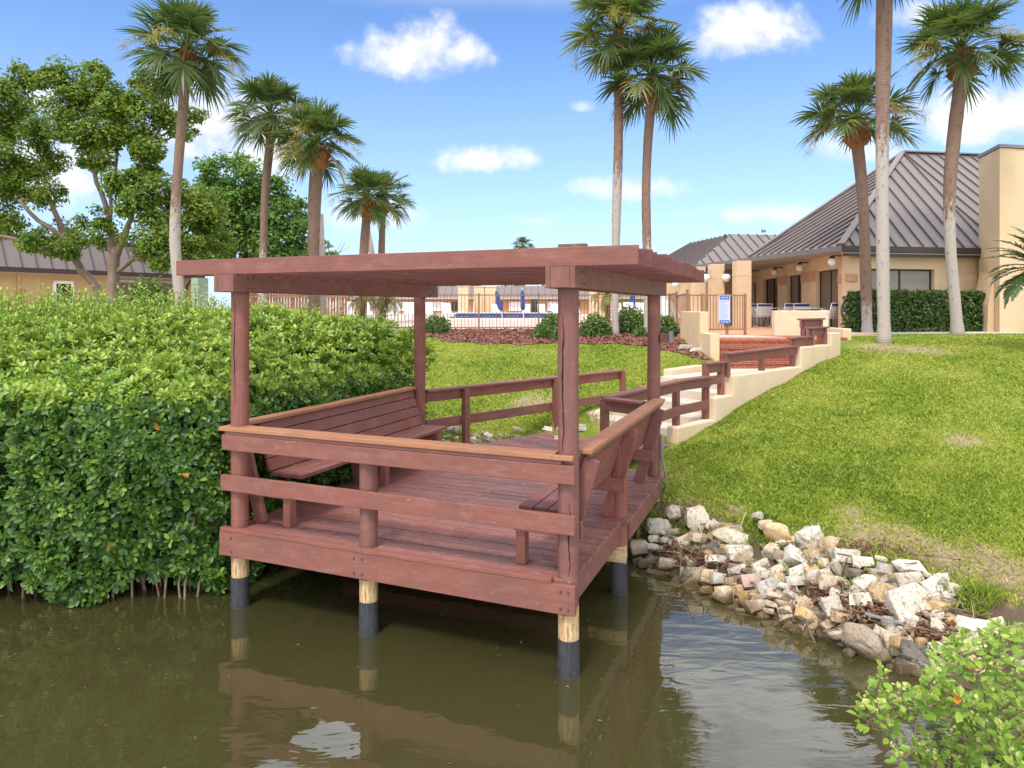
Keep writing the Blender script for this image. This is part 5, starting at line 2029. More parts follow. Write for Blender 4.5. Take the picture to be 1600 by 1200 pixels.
for i, (px, py, Y, rp, lab) in enumerate(((682, 517, 20.6, 23, 'round green shrub at the left end of the mulch bed beside the rear post'), (862, 512, 20.6, 21, 'taller round shrub touching the near post, left side'),
                                         (847, 521, 19.4, 14, 'small low shrub left of the near post in the mulch'), (872, 524, 19.0, 10, 'tiny shrub tucked at the near post base in the mulch'), (930, 517, 19.6, 25, 'wide low shrub left of the tall palm trunk'),
                                         (986, 507, 20.4, 27, 'largest round shrub right of the tall palm trunk'), (1001, 522, 18.8, 10, 'tiny shrub between the palm and the rear right post'), (1040, 515, 19.6, 20, 'round shrub right of the rear right post by the stucco wall'))):
    shrub(lab, px, py, Y, rp, 70 + i)
shrub('rounded white-flecked bush against the bungalow windows', 232, 470, 19, 36, 90, 'round_bush', None, M_SHRUB, .12, 1.3, .5)


def clipped_hedge(name, label, p, d, L, wd, z0, z1, seed, n, mat, size):
    r = np.random.default_rng(seed)
    nr = Vector((-d.y, d.x, 0))
    c = p + d * (L / 2) + nr * (wd / 2)
    root = thing(name, label, 'hedge', (c.x, c.y, z0))
    m = MB()
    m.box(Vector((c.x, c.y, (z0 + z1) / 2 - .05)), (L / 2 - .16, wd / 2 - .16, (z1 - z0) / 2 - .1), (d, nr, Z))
    m.build('dark_core', M_CORE, root)  # solid dark block in place of the hedge's shaded inside
    A = np.array([L * (z1 - z0) * 1.4, L * wd, wd * (z1 - z0), wd * (z1 - z0)])
    k = r.choice(4, n, p=A / A.sum())
    u, v, dep = r.random(n), r.random(n), r.uniform(-.03, .16, n)
    l = np.zeros((n, 3))
    nm = np.zeros((n, 3))
    hz = z1 - z0
    for i in range(4):
        s = k == i
        if i == 0:
            l[s] = np.stack([u[s] * L, dep[s], v[s] * hz], -1)
            nm[s] = (0, -1, .2)
        elif i == 1:
            l[s] = np.stack([u[s] * L, v[s] * wd, hz - dep[s]], -1)
            nm[s] = (0, 0, 1)
        else:
            l[s] = np.stack([dep[s] if i == 2 else L - dep[s], u[s] * wd, v[s] * hz], -1)
            nm[s] = (-1 if i == 2 else 1, 0, .2)
    rnd = .16
    l[:, 0] = np.where(l[:, 0] < L / 2, np.maximum(l[:, 0], rnd * np.clip((l[:, 2] - hz + .25) / .25, 0, 1) ** 2), np.minimum(l[:, 0], L - rnd * np.clip((l[:, 2] - hz + .25) / .25, 0, 1) ** 2))
    l += (.035 * np.sin(l[:, 0] * 5.3 + l[:, 2] * 3) * np.sin(l[:, 2] * 6.1 + l[:, 0] * 2))[:, None] * nm
    dn, nn = nprm(d), nprm(nr)
    pos = nprm(p)[None] + l[:, :1] * dn + l[:, 1:2] * nn + np.array([0, 0, 1]) * (l[:, 2:3])
    nw = nm[:, :1] * dn + nm[:, 1:2] * nn + nm[:, 2:3] * np.array([0, 0, 1])
    nrm = unit(nw + r.normal(0, .5, (n, 3)) + np.array([0, 0, .25]))
    ax = unit(np.cross(nrm, r.normal(size=(n, 3))) + nw * .35)
    Ls = size * r.uniform(.7, 1.3, n)
    acc = Acc()
    acc.add(*leaf_arrays(pos, ax, nrm, Ls, Ls * .6, np.clip(.42 + r.normal(0, .2, n) + .3 * (k == 1) * r.random(n), 0, 1)))
    acc.build('foliage', mat, root)


clipped_hedge('box_hedge', 'dark green clipped box hedge under the clubhouse window', Vector((10.25, 20.39, 2.05)), DF, 4.8, .75, 2.05, 3.27, 95, 12000, M_BOXHEDGE, .10)

# ------------------------------------------------------------------ the big mangrove hedge on the left
HP = np.array([(-9.5, 6.55), (-4.6, 6.50), (-3.2, 6.62), (-2.86, 6.80), (-2.45, 7.75), (-1.46, 10.05), (-1.10, 10.75), (-3.0, 12.2), (-9.5, 12.6)])


def hedge_dist(x, y):
    d = np.full(x.shape, 1e9)
    ins = np.zeros(x.shape, bool)
    n = len(HP)
    for i in range(n):
        (x0, y0), (x1, y1) = HP[i], HP[(i + 1) % n]
        ex, ey = x1 - x0, y1 - y0
        tt = np.clip(((x - x0) * ex + (y - y0) * ey) / (ex * ex + ey * ey), 0, 1)
        d = np.minimum(d, np.hypot(x - x0 - tt * ex, y - y0 - tt * ey))
        c = ((y0 > y) != (y1 > y)) & (x < (x1 - x0) * (y - y0) / (y1 - y0 + 1e-12) + x0)
        ins ^= c
    return np.where(ins, d, -d)


def hedge_top(x, y):
    """height of the clipped top surface: shoulder about 2.0 rising to 2.9 at the back left"""
    d = np.clip(hedge_dist(x, y), 0, 3)
    base = 2.02 + .34 * np.clip(d / 1.5, 0, 1) + .36 * np.clip((y - 8.4) / 1.6, 0, 1) * np.clip((x + 4.5) / 2, 0, 1) + .34 * np.clip((-2.4 - x) / 2.2, 0, 1) * np.clip((y - 7.0) / 2, 0, 1)
    rnd = 1 - np.sqrt(np.clip(1 - (1 - np.clip(d / .55, 0, 1)) ** 2, 0, 1))
    lump = .06 * np.sin(x * 3.1 + y) * np.sin(y * 2.7 - x * .6) + .04 * np.sin(x * 7 + 1) * np.sin(y * 6.3)
    return base - .55 * rnd + lump


hr = np.random.default_rng(101)
hd = thing('mangrove_hedge', 'big clipped green hedge hanging over the water left of the pergola', 'hedge', (-4.5, 8.5, 0.0))
N1, N2 = 7000, 7200
# flank rosettes
per = HP[:6]
seg = np.hypot(*(per[1:] - per[:-1]).T)
wts = seg * np.array([.45, 1.3, 1.2, 1.1, .8])
k = hr.choice(5, N2, p=wts / wts.sum())
u = hr.random(N2)
bx_ = per[k] + (per[k + 1] - per[k]) * u[:, None]
ed = unit(per[k + 1] - per[k])
out = np.stack([ed[:, 1], -ed[:, 0]], -1)
zf = hr.random(N2) ** .9
zlow = np.where(bx_[:, 0] < -2.5, .10, .45) + .12 * np.sin(bx_[:, 0] * 5)
zmax = 2.05
z = zlow + (zmax - zlow) * zf
bulge = .16 * np.sin(zf * 3.1) - .22 * np.clip((zf - .8) / .2, 0, 1) ** 2 + .07 * np.sin(bx_[:, 0] * 4.3 + z * 3.1) * np.sin(z * 4.7 + bx_[:, 1] * 3) + .05 * np.sin(bx_[:, 0] * 11 + z * 9)
dep = hr.random(N2) ** 1.4 * .34
pos2 = np.concatenate([bx_ + out * (bulge - dep)[:, None], z[:, None]], 1)
# keep the deck side clear of the bench
nrm2 = unit(np.concatenate([out, np.full((N2, 1), .55)], 1))
# top rosettes
xs, ys = hr.uniform(-9.4, -1.2, 60000), hr.uniform(6.4, 12.6, 60000)
ok = hedge_dist(xs, ys) > 0.03
ok &= hr.random(60000) < np.where(xs < -6.8, .35, 1.0)
xs, ys = xs[ok][:N1], ys[ok][:N1]
zt = hedge_top(xs, ys) - hr.random(len(xs)) ** 1.5 * .22
pos1 = np.stack([xs, ys, zt], -1)
nrm1 = np.tile([0, -.15, 1.0], (len(xs), 1))
pos, nrm = np.concatenate([pos1, pos2]), np.concatenate([nrm1, nrm2])
new_growth = np.concatenate([np.full(len(pos1), 1.0), np.clip((pos2[:, 2] - 1.72) / .3, 0, 1)])  # top and shoulder leaves take the lighter yellow-green of young leaves
nrm = unit(nrm + hr.normal(0, .55, nrm.shape))
per_r = 9
n = len(pos)
ang = np.tile(np.arange(per_r) * 2.4, (n, 1)) + hr.uniform(0, 6.28, (n, 1))
s = unit(np.cross(nrm, hr.normal(size=(n, 3))))
tt_ = np.cross(nrm, s)
tilt = np.linspace(.10, .85, per_r)[None] + hr.normal(0, .16, (n, per_r))
ax = (np.cos(ang)[..., None] * s[:, None] + np.sin(ang)[..., None] * tt_[:, None]) * np.cos(tilt)[..., None] + nrm[:, None] * np.sin(tilt)[..., None]
ax[..., 2] += .10 * new_growth[:, None]
L = hr.uniform(.056, .106, (n, per_r)) * hr.uniform(.8, 1.15, (n, 1)) * np.linspace(1.08, .72, per_r)[None]
base = pos[:, None] + nrm[:, None] * (np.linspace(0, .05, per_r)[None, :, None]) + ax * .010
tcl = np.where(new_growth > .5, .64, .37)[:, None] + hr.normal(0, .09, (n, per_r)) + hr.normal(0, .07, (n, 1)) + np.linspace(-.03, .10, per_r)[None] * (1 + new_growth[:, None])
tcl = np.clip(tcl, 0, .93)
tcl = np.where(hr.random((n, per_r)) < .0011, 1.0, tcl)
lnrm = unit(nrm[:, None] * 1.0 + ax * -.25 + hr.normal(0, .18, (n, per_r, 3)))
acc = Acc()
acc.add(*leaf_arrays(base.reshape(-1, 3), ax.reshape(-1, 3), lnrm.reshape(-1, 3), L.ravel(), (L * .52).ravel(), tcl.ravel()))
# upright young shoots on the top, longer at the back left
M = 520
xs, ys = hr.uniform(-8, -1.6, 9000), hr.uniform(6.9, 12.2, 9000)
ok = (hedge_dist(xs, ys) > .3) & (hr.random(9000) < np.where((xs < -4.2) & (ys > 7.6), 1.0, .35))
xs, ys = xs[ok][:M], ys[ok][:M]
hgt = hr.uniform(.08, .26, len(xs)) + np.where((xs < -4.4) & (ys > 7.2), hr.uniform(0, .22, len(xs)), 0)
stm = MB()
for i in range(len(xs)):
    b = Vector((xs[i], ys[i], float(hedge_top(xs[i:i + 1], ys[i:i + 1])[0]) - .12))
    tp = b + Vector((hr.normal(0, .04), hr.normal(0, .04), hgt[i] + .12))
    stm.tube([b, tp], [.005, .003], 4, cap=False)
    nl = 9
    f = np.linspace(.25, 1, nl)
    bb = nprm(b)[None] + (nprm(tp) - nprm(b))[None] * f[:, None]
    an = np.arange(nl) * 2.4 + hr.uniform(0, 6)
    axx = np.stack([np.cos(an), np.sin(an), hr.uniform(.7, 1.6, nl)], -1)
    nr_ = np.stack([-np.cos(an), -np.sin(an), np.full(nl, .6)], -1)
    LL = hr.uniform(.05, .078, nl)
    acc.add(*leaf_arrays(bb, unit(axx), unit(nr_), LL, LL * .45, np.clip(hr.normal(.76, .07, nl), 0, .93)))
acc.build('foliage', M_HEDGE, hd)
stm.build('shoots', M_SHRUB, hd)['kind'] = 'stuff'
# dark interior so that nothing shows through, and a few bare stems over the water
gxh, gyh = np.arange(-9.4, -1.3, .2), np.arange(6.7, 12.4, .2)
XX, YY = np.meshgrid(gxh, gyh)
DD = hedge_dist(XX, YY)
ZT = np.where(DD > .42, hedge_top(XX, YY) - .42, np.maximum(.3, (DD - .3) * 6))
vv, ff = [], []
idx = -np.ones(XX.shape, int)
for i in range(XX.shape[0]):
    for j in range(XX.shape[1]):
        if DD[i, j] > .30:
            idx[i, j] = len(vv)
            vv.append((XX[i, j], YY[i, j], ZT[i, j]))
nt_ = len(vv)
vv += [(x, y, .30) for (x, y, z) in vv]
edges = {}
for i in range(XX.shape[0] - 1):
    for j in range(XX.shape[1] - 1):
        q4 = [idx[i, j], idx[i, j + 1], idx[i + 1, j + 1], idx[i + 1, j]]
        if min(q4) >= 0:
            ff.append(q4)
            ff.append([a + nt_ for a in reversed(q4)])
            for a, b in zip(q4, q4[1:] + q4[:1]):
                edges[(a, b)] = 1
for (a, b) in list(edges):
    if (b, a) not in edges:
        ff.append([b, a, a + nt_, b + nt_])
np_mesh('dark_core', np.array(vv), np.array(ff), M_CORE, None, hd)
m = MB()
for i in range(46):
    x = hr.uniform(-5.4, -2.9)
    y = 6.62 + hr.uniform(-.02, .45)
    top = Vector((x + hr.normal(0, .15), y + .2, hr.uniform(.5, 1.1)))
    m.tube([Vector((x + hr.normal(0, .12), y + hr.normal(0, .05) - (.12 if i < 4 else 0), -.4)), Vector((x, y, .15)), top], [.011, .010, .007], 5)
for i in range(70):
    kk = hr.integers(1, 5)
    q_ = per[kk - 1] + (per[kk] - per[kk - 1]) * hr.random()
    zb = hr.uniform(.4, 1.8)
    o_ = np.array([per[kk][1] - per[kk - 1][1], -(per[kk][0] - per[kk - 1][0])])
    o_ = o_ / np.linalg.norm(o_)
    a = Vector((q_[0] - o_[0] * .4, q_[1] - o_[1] * .4, zb))
    b = Vector((q_[0] + o_[0] * .02, q_[1] + o_[1] * .02, zb + hr.uniform(-.25, .25))) + Vector(hr.normal(0, .15, 3))
    m.tube([a, a.lerp(b, .5) + Vector(hr.normal(0, .04, 3)), b], [.011, .008, .005], 5)
m.build('stems', M_TWIG, hd)
# ------------------------------------------------------------------ mulch bed
front_px = [(636, 524), (700, 535), (800, 539), (900, 537), (1000, 541), (1060, 552), (1108, 565)]
fpts = [hit(px, py) for (px, py) in front_px]
MP = np.array([(p.x, p.y) for p in fpts] + [(4.36, 15.6), (4.36, 18.4), (4.7, 23.25), (-3.6, 23.25)])


gx2, gy2 = np.arange(-4, 5, .09), np.arange(13.5, 23.4, .09)
X2, Y2 = np.meshgrid(gx2, gy2)
IN = in_poly(MP, X2 + .045 + .08 * np.sin(Y2 * 9), Y2 + .045 + .10 * np.sin(X2 * 6.3) + .06 * np.sin(X2 * 15))
Z2 = terrain(X2, Y2) + .028
nn_ = len(gx2)
jj, ii = np.nonzero(IN[:-1, :-1])
q = jj * nn_ + ii
structure(np_mesh('mulch_bed', np.stack([X2, Y2, Z2], -1).reshape(-1, 3), np.stack([q, q + 1, q + nn_ + 1, q + nn_], -1), M_MULCH, smooth=True))


def chips(name, xs, ys, zs, mat, size, r, flat=.35, slim=.35):
    n = len(xs)
    nrm = unit(r.normal(0, flat, (n, 3)) + np.array([0, 0, 1]))
    ax = unit(np.cross(nrm, r.normal(size=(n, 3))))
    L = size * r.uniform(.5, 1.5, n)
    v, f, t = leaf_arrays(np.stack([xs, ys, zs], -1), ax, nrm, L, L * slim, r.random(n), wide=.55)
    o = np_mesh(name, v, f, mat, t)
    o['kind'] = 'stuff'
    return o


r = np.random.default_rng(5)
xs, ys = r.uniform(-4, 4.7, 30000), r.uniform(13.5, 23.3, 30000)
ok = in_poly(MP, xs, ys)
chips('mulch_chips', xs[ok], ys[ok], terrain(xs[ok], ys[ok]) + r.uniform(.03, .06, ok.sum()), M_CHIP, .085, r)

# ------------------------------------------------------------------ grass


def lawn_keep(x, y):
    d_ok = terrain(x, y) > .44 + .10 * np.sin(x * 5) * np.sin(y * 4)
    a = (x - WO.x) * WD.x + (y - WO.y) * WD.y
    b = (x - WO.x) * WR.x + (y - WO.y) * WR.y
    path = (a > -1.5) & (a < 8.75) & (b > -.13) & (b < 2.13) & ~((a < 2.5) & (b < 0))
    path &= ~((a > 5.3) & (b < -.1))
    fl = (x > 4.35) & (y > 15.2) & (x < 8.4)
    bld = (y > 20.0) & (x > 9.4)
    bld |= (y > 18.2) & (x > 6.9) & (x < 9.2)
    dx_ = (x - O.x) * E1.x + (y - O.y) * E1.y
    dy_ = (x - O.x) * E2.x + (y - O.y) * E2.y
    deck = (dx_ > -.05) & (dx_ < 3.3) & (dy_ < 3.65)
    land7 = (x > 4.3) & (y > 15.1) & (x < 7.4)
    # triangular brick court between curb wall end and patio wall
    court = (y > 15.0) & (x > 4.3) & (x < 6.6 + (y - 14.9) * .45) & (y < 21)
    keep = d_ok & ~path & ~fl & ~bld & ~deck & ~land7 & ~court & ~in_poly(MP, x, y) & (y < 23.1)
    keep &= ~(hedge_dist(x, y) > -.1)
    return keep


r = np.random.default_rng(9)
NG = 620000
# blades thin out with distance so that the turf reads evenly
dist = np.exp(r.uniform(math.log(4.6), math.log(26), NG))
az = r.uniform(-.62, .74, NG)
x, y = dist * np.tan(az), dist
k = lawn_keep(x, y)
PATCH = r.normal(size=(90, 150))
def smooth_noise(x, y, s):
    u, v = (x + 20) / s % 89, (y + 5) / s % 149
    i, j = np.floor(u).astype(int) % 89, np.floor(v).astype(int) % 149
    fu, fv = u - np.floor(u), v - np.floor(v)
    fu, fv = fu * fu * (3 - 2 * fu), fv * fv * (3 - 2 * fv)
    return (PATCH[i, j] * (1 - fu) + PATCH[i + 1, j] * fu) * (1 - fv) + (PATCH[i, (j + 1) % 150] * (1 - fu) + PATCH[i + 1, (j + 1) % 150] * fu) * fv


pat = np.clip(.5 + .20 * smooth_noise(x, y, 1.3) + .17 * smooth_noise(x + 7, y + 3, .45) + .10 * smooth_noise(x, y, .17), 0, 1)
bare = np.zeros(NG)
for (p, rr) in BH:
    bare = np.maximum(bare, np.exp(-(((x - p.x) / rr) ** 2 + ((y - p.y) / (rr * 1.3)) ** 2)))
k &= r.random(NG) > bare * .80
k &= r.random(NG) < .62 + .38 * pat
x, y, pat, bare, dist = x[k], y[k], pat[k], bare[k], dist[k]
n = len(x)
z = terrain(x, y) - .006
hgt = r.uniform(.013, .038, n) * (1 + .35 * pat)
wd = (.0034 + .00075 * dist) * r.uniform(.7, 1.3, n)
lean = r.normal(0, .62, (n, 2))
tip = np.stack([x + lean[:, 0] * hgt, y + lean[:, 1] * hgt, z + hgt], -1)
a = r.uniform(0, math.pi, n)
sd = np.stack([np.cos(a) * wd, np.sin(a) * wd * .6, np.zeros(n)], -1)
b0 = np.stack([x, y, z], -1)
mid = (b0 + tip) / 2 + np.array([0, 0, 1]) * (hgt * .16)[:, None]
v = np.stack([b0 - sd * .8, b0 + sd * .8, mid + sd, tip, mid - sd], 1).reshape(-1, 3)
i0 = (np.arange(n) * 5)[:, None]
fs = [i0 + np.array([[0, 1, 2, 4]]), i0 + np.array([[4, 2, 3]])]
t = np.clip(.37 + .075 * smooth_noise(x + 11, y + 4, 2.3) - .55 * (pat - .5) + r.normal(0, .14, n) + .42 * bare + .30 * (r.random(n) < .10), 0, 1)
g = np_mesh('lawn_grass', v, fs, M_GRASS, np.repeat(t, 5))
g['kind'] = 'stuff'
# straw litter on bare places
xs, ys = [], []
for (p, rr) in BH:
    m_ = int(700 * rr * rr) + 60
    xs.append(r.normal(p.x, rr * .55, m_))
    ys.append(r.normal(p.y, rr * .7, m_))
xs, ys = np.concatenate(xs), np.concatenate(ys)
k = lawn_keep(xs, ys)
chips('dry_straw', xs[k], ys[k], terrain(xs[k], ys[k]) + .012, M_STRAW, .042, r, .5, .12)

# ------------------------------------------------------------------ rubble bank
def rock_mesh(name, sx, sy, sz, kind, rr, mat):
    bm = bmesh.new()
    if kind == 'block':
        c = .14
        for i in (-1, 1):
            for j in (-1, 1):
                for k_ in (-1, 1):
                    p = np.array([i * sx, j * sy, k_ * sz]) * rr.uniform(.70, 1.02, 3)
                    for ax_ in range(3):
                        q_ = p.copy()
                        q_[ax_] *= 1 - c * rr.uniform(.3, 1.0)
                        bm.verts.new(q_)
    else:
        for _ in range(34 if kind == 'lump' else 22):
            d = unit(rr.normal(size=3))
            e = .46 if kind == 'lump' else .40
            d = np.sign(d) * np.abs(d) ** e
            bm.verts.new(d * np.array([sx, sy, sz]) * rr.uniform(.72, .95))
    res = bmesh.ops.convex_hull(bm, input=bm.verts)
    bmesh.ops.delete(bm, geom=[e for e in res['geom_interior'] if isinstance(e, bmesh.types.BMVert)], context='VERTS')
    bmesh.ops.dissolve_limit(bm, angle_limit=R(9), verts=bm.verts, edges=bm.edges)
    if kind == 'lump':
        bmesh.ops.triangulate(bm, faces=bm.faces)
        bmesh.ops.subdivide_edges(bm, edges=bm.edges, cuts=2, use_grid_fill=True, smooth=.18)
    else:
        bmesh.ops.bevel(bm, geom=bm.edges, offset=min(sx, sy, sz) * .14, segments=2, affect='EDGES', profile=.6)
        bmesh.ops.triangulate(bm, faces=bm.faces)
        bmesh.ops.subdivide_edges(bm, edges=bm.edges, cuts=1, use_grid_fill=True)
    s = max(sx, sy, sz)
    amp = (.16 if kind == 'lump' else .045) * min(sx, sy, sz)
    o_ = Vector(rr.uniform(-50, 50, 3))
    bm.normal_update()
    for v in bm.verts:
        q_ = v.co / s * (3.2 if kind == 'lump' else 2.2) + o_
        v.co += v.normal * amp * (mnoise.noise(q_) + .6 * mnoise.noise(q_ * 2.3) + .35 * mnoise.noise(q_ * 5))
    me = bpy.data.meshes.new(name)
    bm.to_mesh(me)
    bm.free()
    me.polygons.foreach_set('use_smooth', [True] * len(me.polygons))
    me.set_sharp_from_angle(angle=R(38))
    me.materials.append(mat)
    return me


rr = np.random.default_rng(77)
A, B = (lambda x, y: (960 + x / 3.53, 740 + y / 3.53)), (lambda x, y: (1250 + x / 2.73, 760 + y / 2.73))
# (crop, x, y, w, h, shape, colour)
RK = [
 ('A', 330, 205, 75, 105, 'lump', 0), ('A', 460, 225, 135, 165, 'lump', 0), ('A', 250, 285, 130, 115, 'lump', 0), ('A', 140, 400, 120, 115, 'boulder', 1), ('A', 220, 355, 60, 45, 'lump', 0),
 ('A', 278, 362, 45, 38, 'lump', 0), ('A', 215, 402, 58, 48, 'lump', 0), ('A', 305, 345, 80, 45, 'boulder', 3), ('A', 390, 350, 100, 45, 'block', 1), ('A', 190, 480, 130, 90, 'boulder', 3), ('A', 295, 488, 130, 75, 'lump', 1),
 ('A', 235, 540, 130, 60, 'boulder', 3), ('A', 655, 338, 185, 115, 'lump', 0), ('A', 690, 425, 165, 100, 'lump', 0), ('A', 525, 405, 110, 75, 'block', 3), ('A', 575, 345, 65, 60, 'lump', 3), ('A', 792, 225, 66, 54, 'lump', 0),
 ('A', 838, 278, 85, 70, 'lump', 1), ('A', 908, 320, 145, 125, 'lump', 1), ('A', 868, 420, 85, 80, 'lump', 0), ('A', 920, 448, 90, 80, 'boulder', 1), ('A', 1005, 445, 115, 110, 'block', 0), ('A', 1092, 340, 140, 140, 'lump', 0),
 ('A', 1200, 385, 110, 125, 'boulder', 1), ('A', 1280, 452, 125, 100, 'block', 0), ('A', 1240, 520, 85, 125, 'block', 0), ('A', 1375, 480, 100, 65, 'block', 0), ('A', 808, 500, 110, 58, 'block', 0), ('A', 897, 526, 75, 54, 'block', 0),
 ('A', 1016, 530, 115, 62, 'block', 0), ('A', 1008, 586, 112, 62, 'block', 0), ('A', 768, 580, 112, 88, 'block', 2), ('A', 846, 616, 115, 108, 'block', 0), ('A', 897, 662, 104, 62, 'block', 1), ('A', 752, 672, 116, 92, 'block', 1),
 ('A', 785, 722, 115, 85, 'block', 1), ('A', 955, 620, 115, 38, 'block', 0), ('A', 1000, 675, 112, 60, 'block', 0), ('A', 577, 570, 76, 72, 'block', 0), ('A', 522, 560, 84, 84, 'block', 1), ('A', 430, 560, 150, 125, 'boulder', 1),
 ('A', 484, 540, 76, 84, 'boulder', 1), ('A', 618, 655, 138, 112, 'lump', 1), ('A', 690, 640, 60, 90, 'boulder', 1), ('A', 548, 722, 140, 52, 'block', 3), ('A', 590, 762, 95, 44, 'block', 3), ('A', 680, 706, 50, 56, 'boulder', 1),
 ('A', 945, 715, 115, 52, 'boulder', 1), ('A', 955, 765, 90, 46, 'boulder', 3), ('A', 855, 828, 100, 56, 'block', 3), ('A', 1085, 785, 160, 130, 'block', 1), ('A', 1110, 560, 100, 90, 'lump', 0), ('A', 1175, 590, 100, 120, 'lump', 1),
 ('A', 1202, 722, 96, 120, 'block', 0), ('A', 1245, 785, 112, 82, 'boulder', 1), ('A', 1375, 600, 100, 95, 'lump', 0), ('A', 1370, 692, 96, 84, 'block', 0), ('A', 985, 842, 92, 52, 'boulder', 3), ('A', 1075, 842, 84, 60, 'boulder', 1),
 ('A', 335, 622, 130, 90, 'boulder', 3), ('A', 1298, 978, 72, 76, 'boulder', 3), ('A', 1240, 880, 115, 76, 'boulder', 1), ('A', 575, 430, 64, 56, 'block', 3), ('A', 540, 468, 66, 50, 'block', 0), ('A', 598, 466, 62, 44, 'block', 0),
 ('A', 665, 520, 60, 110, 'block', 3), ('A', 735, 530, 70, 60, 'block', 3), ('A', 850, 552, 70, 60, 'block', 0), ('A', 640, 585, 80, 40, 'block', 1), ('A', 505, 640, 90, 60, 'boulder', 1), ('A', 500, 690, 80, 50, 'boulder', 3), ('A', 870, 716, 80, 46, 'boulder', 1),
 ('A', 850, 755, 70, 44, 'boulder', 1), ('A', 655, 745, 50, 45, 'boulder', 3), ('A', 720, 790, 90, 40, 'block', 3), ('A', 1010, 800, 70, 40, 'boulder', 3), ('A', 430, 640, 90, 60, 'boulder', 3), ('A', 1165, 490, 70, 70, 'block', 0), ('A', 1320, 540, 80, 90, 'boulder', 3),
 ('B', 468, 485, 172, 150, 'block', 0), ('B', 298, 660, 185, 200, 'lump', 1), ('B', 470, 335, 118, 64, 'block', 0), ('B', 472, 388, 100, 70, 'block', 0), ('B', 575, 412, 115, 68, 'block', 0), ('B', 378, 346, 104, 52, 'block', 0), ('B', 376, 455, 118, 112, 'lump', 1),
 ('B', 285, 412, 100, 76, 'lump', 0), ('B', 265, 480, 86, 64, 'block', 0), ('B', 656, 432, 60, 60, 'block', 0), ('B', 578, 470, 60, 62, 'lump', 0), ('B', 610, 600, 90, 84, 'block', 0), ('B', 545, 515, 56, 74, 'block', 0), ('B', 740, 592, 135, 92, 'lump', 0), ('B', 435, 660, 110, 66, 'boulder', 1),
 ('B', 375, 570, 50, 44, 'block', 0), ('B', 345, 616, 56, 44, 'block', 0), ('B', 470, 580, 56, 40, 'lump', 0), ('B', 435, 610, 40, 34, 'block', 0), ('B', 502, 590, 54, 50, 'block', 0), ('B', 215, 700, 54, 62, 'boulder', 3), ('B', 440, 770, 84, 60, 'boulder', 3), ('B', 862, 732, 64, 54, 'lump', 0),
 ('B', 610, 682, 92, 52, 'block', 0), ('B', 155, 455, 56, 52, 'block', 0), ('B', 255, 330, 46, 30, 'block', 0), ('B', 605, 385, 52, 40, 'block', 0), ('B', 350, 306, 52, 24, 'lump', 0), ('B', 590, 545, 56, 56, 'lump', 0), ('B', 620, 515, 40, 40, 'lump', 0), ('B', 410, 700, 60, 60, 'boulder', 3),
 ('B', 525, 660, 60, 50, 'boulder', 1), ('B', 500, 740, 70, 50, 'boulder', 3), ('B', 400, 395, 110, 60, 'boulder', 3), ('B', 230, 360, 70, 60, 'boulder', 3), ('B', 320, 545, 70, 50, 'boulder', 3), ('B', 680, 640, 60, 40, 'lump', 0), ('B', 930, 745, 50, 40, 'lump', 0), ('B', 700, 700, 70, 50, 'boulder', 3), ('B', 640, 730, 70, 50, 'boulder', 3),
]
mats = [M_ROCK, M_ROCKTAN, M_ROCKPINK, M_ROCKDARK]
GEN = {('block', 0): 'pale squarish broken concrete block in the rubble bank beside the lawn', ('block', 1): 'tan squarish block with brown tide stain in the rubble bank', ('block', 3): 'dark grey flat block low in the rubble bank',
       ('lump', 0): 'pale knobbly limestone rock in the rubble bank beside the lawn', ('lump', 1): 'tan knobbly pitted rock in the rubble bank', ('boulder', 1): 'smooth tan-brown boulder in the rubble bank',
       ('boulder', 3): 'small dark wet rock at the foot of the rubble bank'}
ONE = {('A', 460, 225): 'large pale knobbly rock on the grass edge just right of the rear pergola post', ('A', 655, 338): 'large grey-white crumpled rock at the top of the rubble, nearest the deck', ('A', 690, 425): 'pitted pale rock directly below the large crumpled one',
       ('A', 768, 580): 'salmon-pink brick-like block in the rubble bank', ('B', 468, 485): 'largest flat pale slab lying in the right half of the rubble bank', ('B', 298, 660): 'long tan boulder slanting down into the water, largest at the foot of the bank',
       ('A', 908, 320): 'big tan pitted rock at the grass edge in the middle of the bank', ('A', 1092, 340): 'white moss-flecked rock at the grass edge beside the tan boulder', ('A', 1085, 785): 'pitted tan slab sloping to the water left of the long leaning slab',
       ('A', 140, 400): 'rounded brown boulder against the outer deck pile', ('B', 740, 592): 'pale rock farthest right, half behind the mangrove sprigs', ('B', 470, 335): 'pale rectangular block, upper of the two stacked at the lawn edge', ('A', 846, 616): 'bright squarish block right beside the pink one',
       ('A', 1240, 520): 'narrow pale slab tilted on end in the upper bank', ('A', 430, 560): 'big tan boulder at the waterline near the deck'}
ROLL = {('B', 298, 660): (-30, 42, -6), ('A', 1085, 785): (-35, 34, 0), ('B', 468, 485): (-48, -16, 6), ('A', 1240, 520): (-35, 62, 0), ('B', 610, 600): (-35, 40, 0), ('A', 955, 620): (-30, 14, 0), ('A', 1000, 675): (-30, 32, 0),
        ('A', 846, 616): (-42, -24, 0), ('A', 768, 580): (-38, -10, 0), ('A', 525, 405): (-45, -34, 0)}
SIZE = {('B', 298, 660): (1.30, .62), ('A', 1085, 785): (1.15, .6), ('A', 1240, 520): (1.4, .5), ('B', 610, 600): (1.2, .6), ('A', 1000, 675): (1.1, .55)}
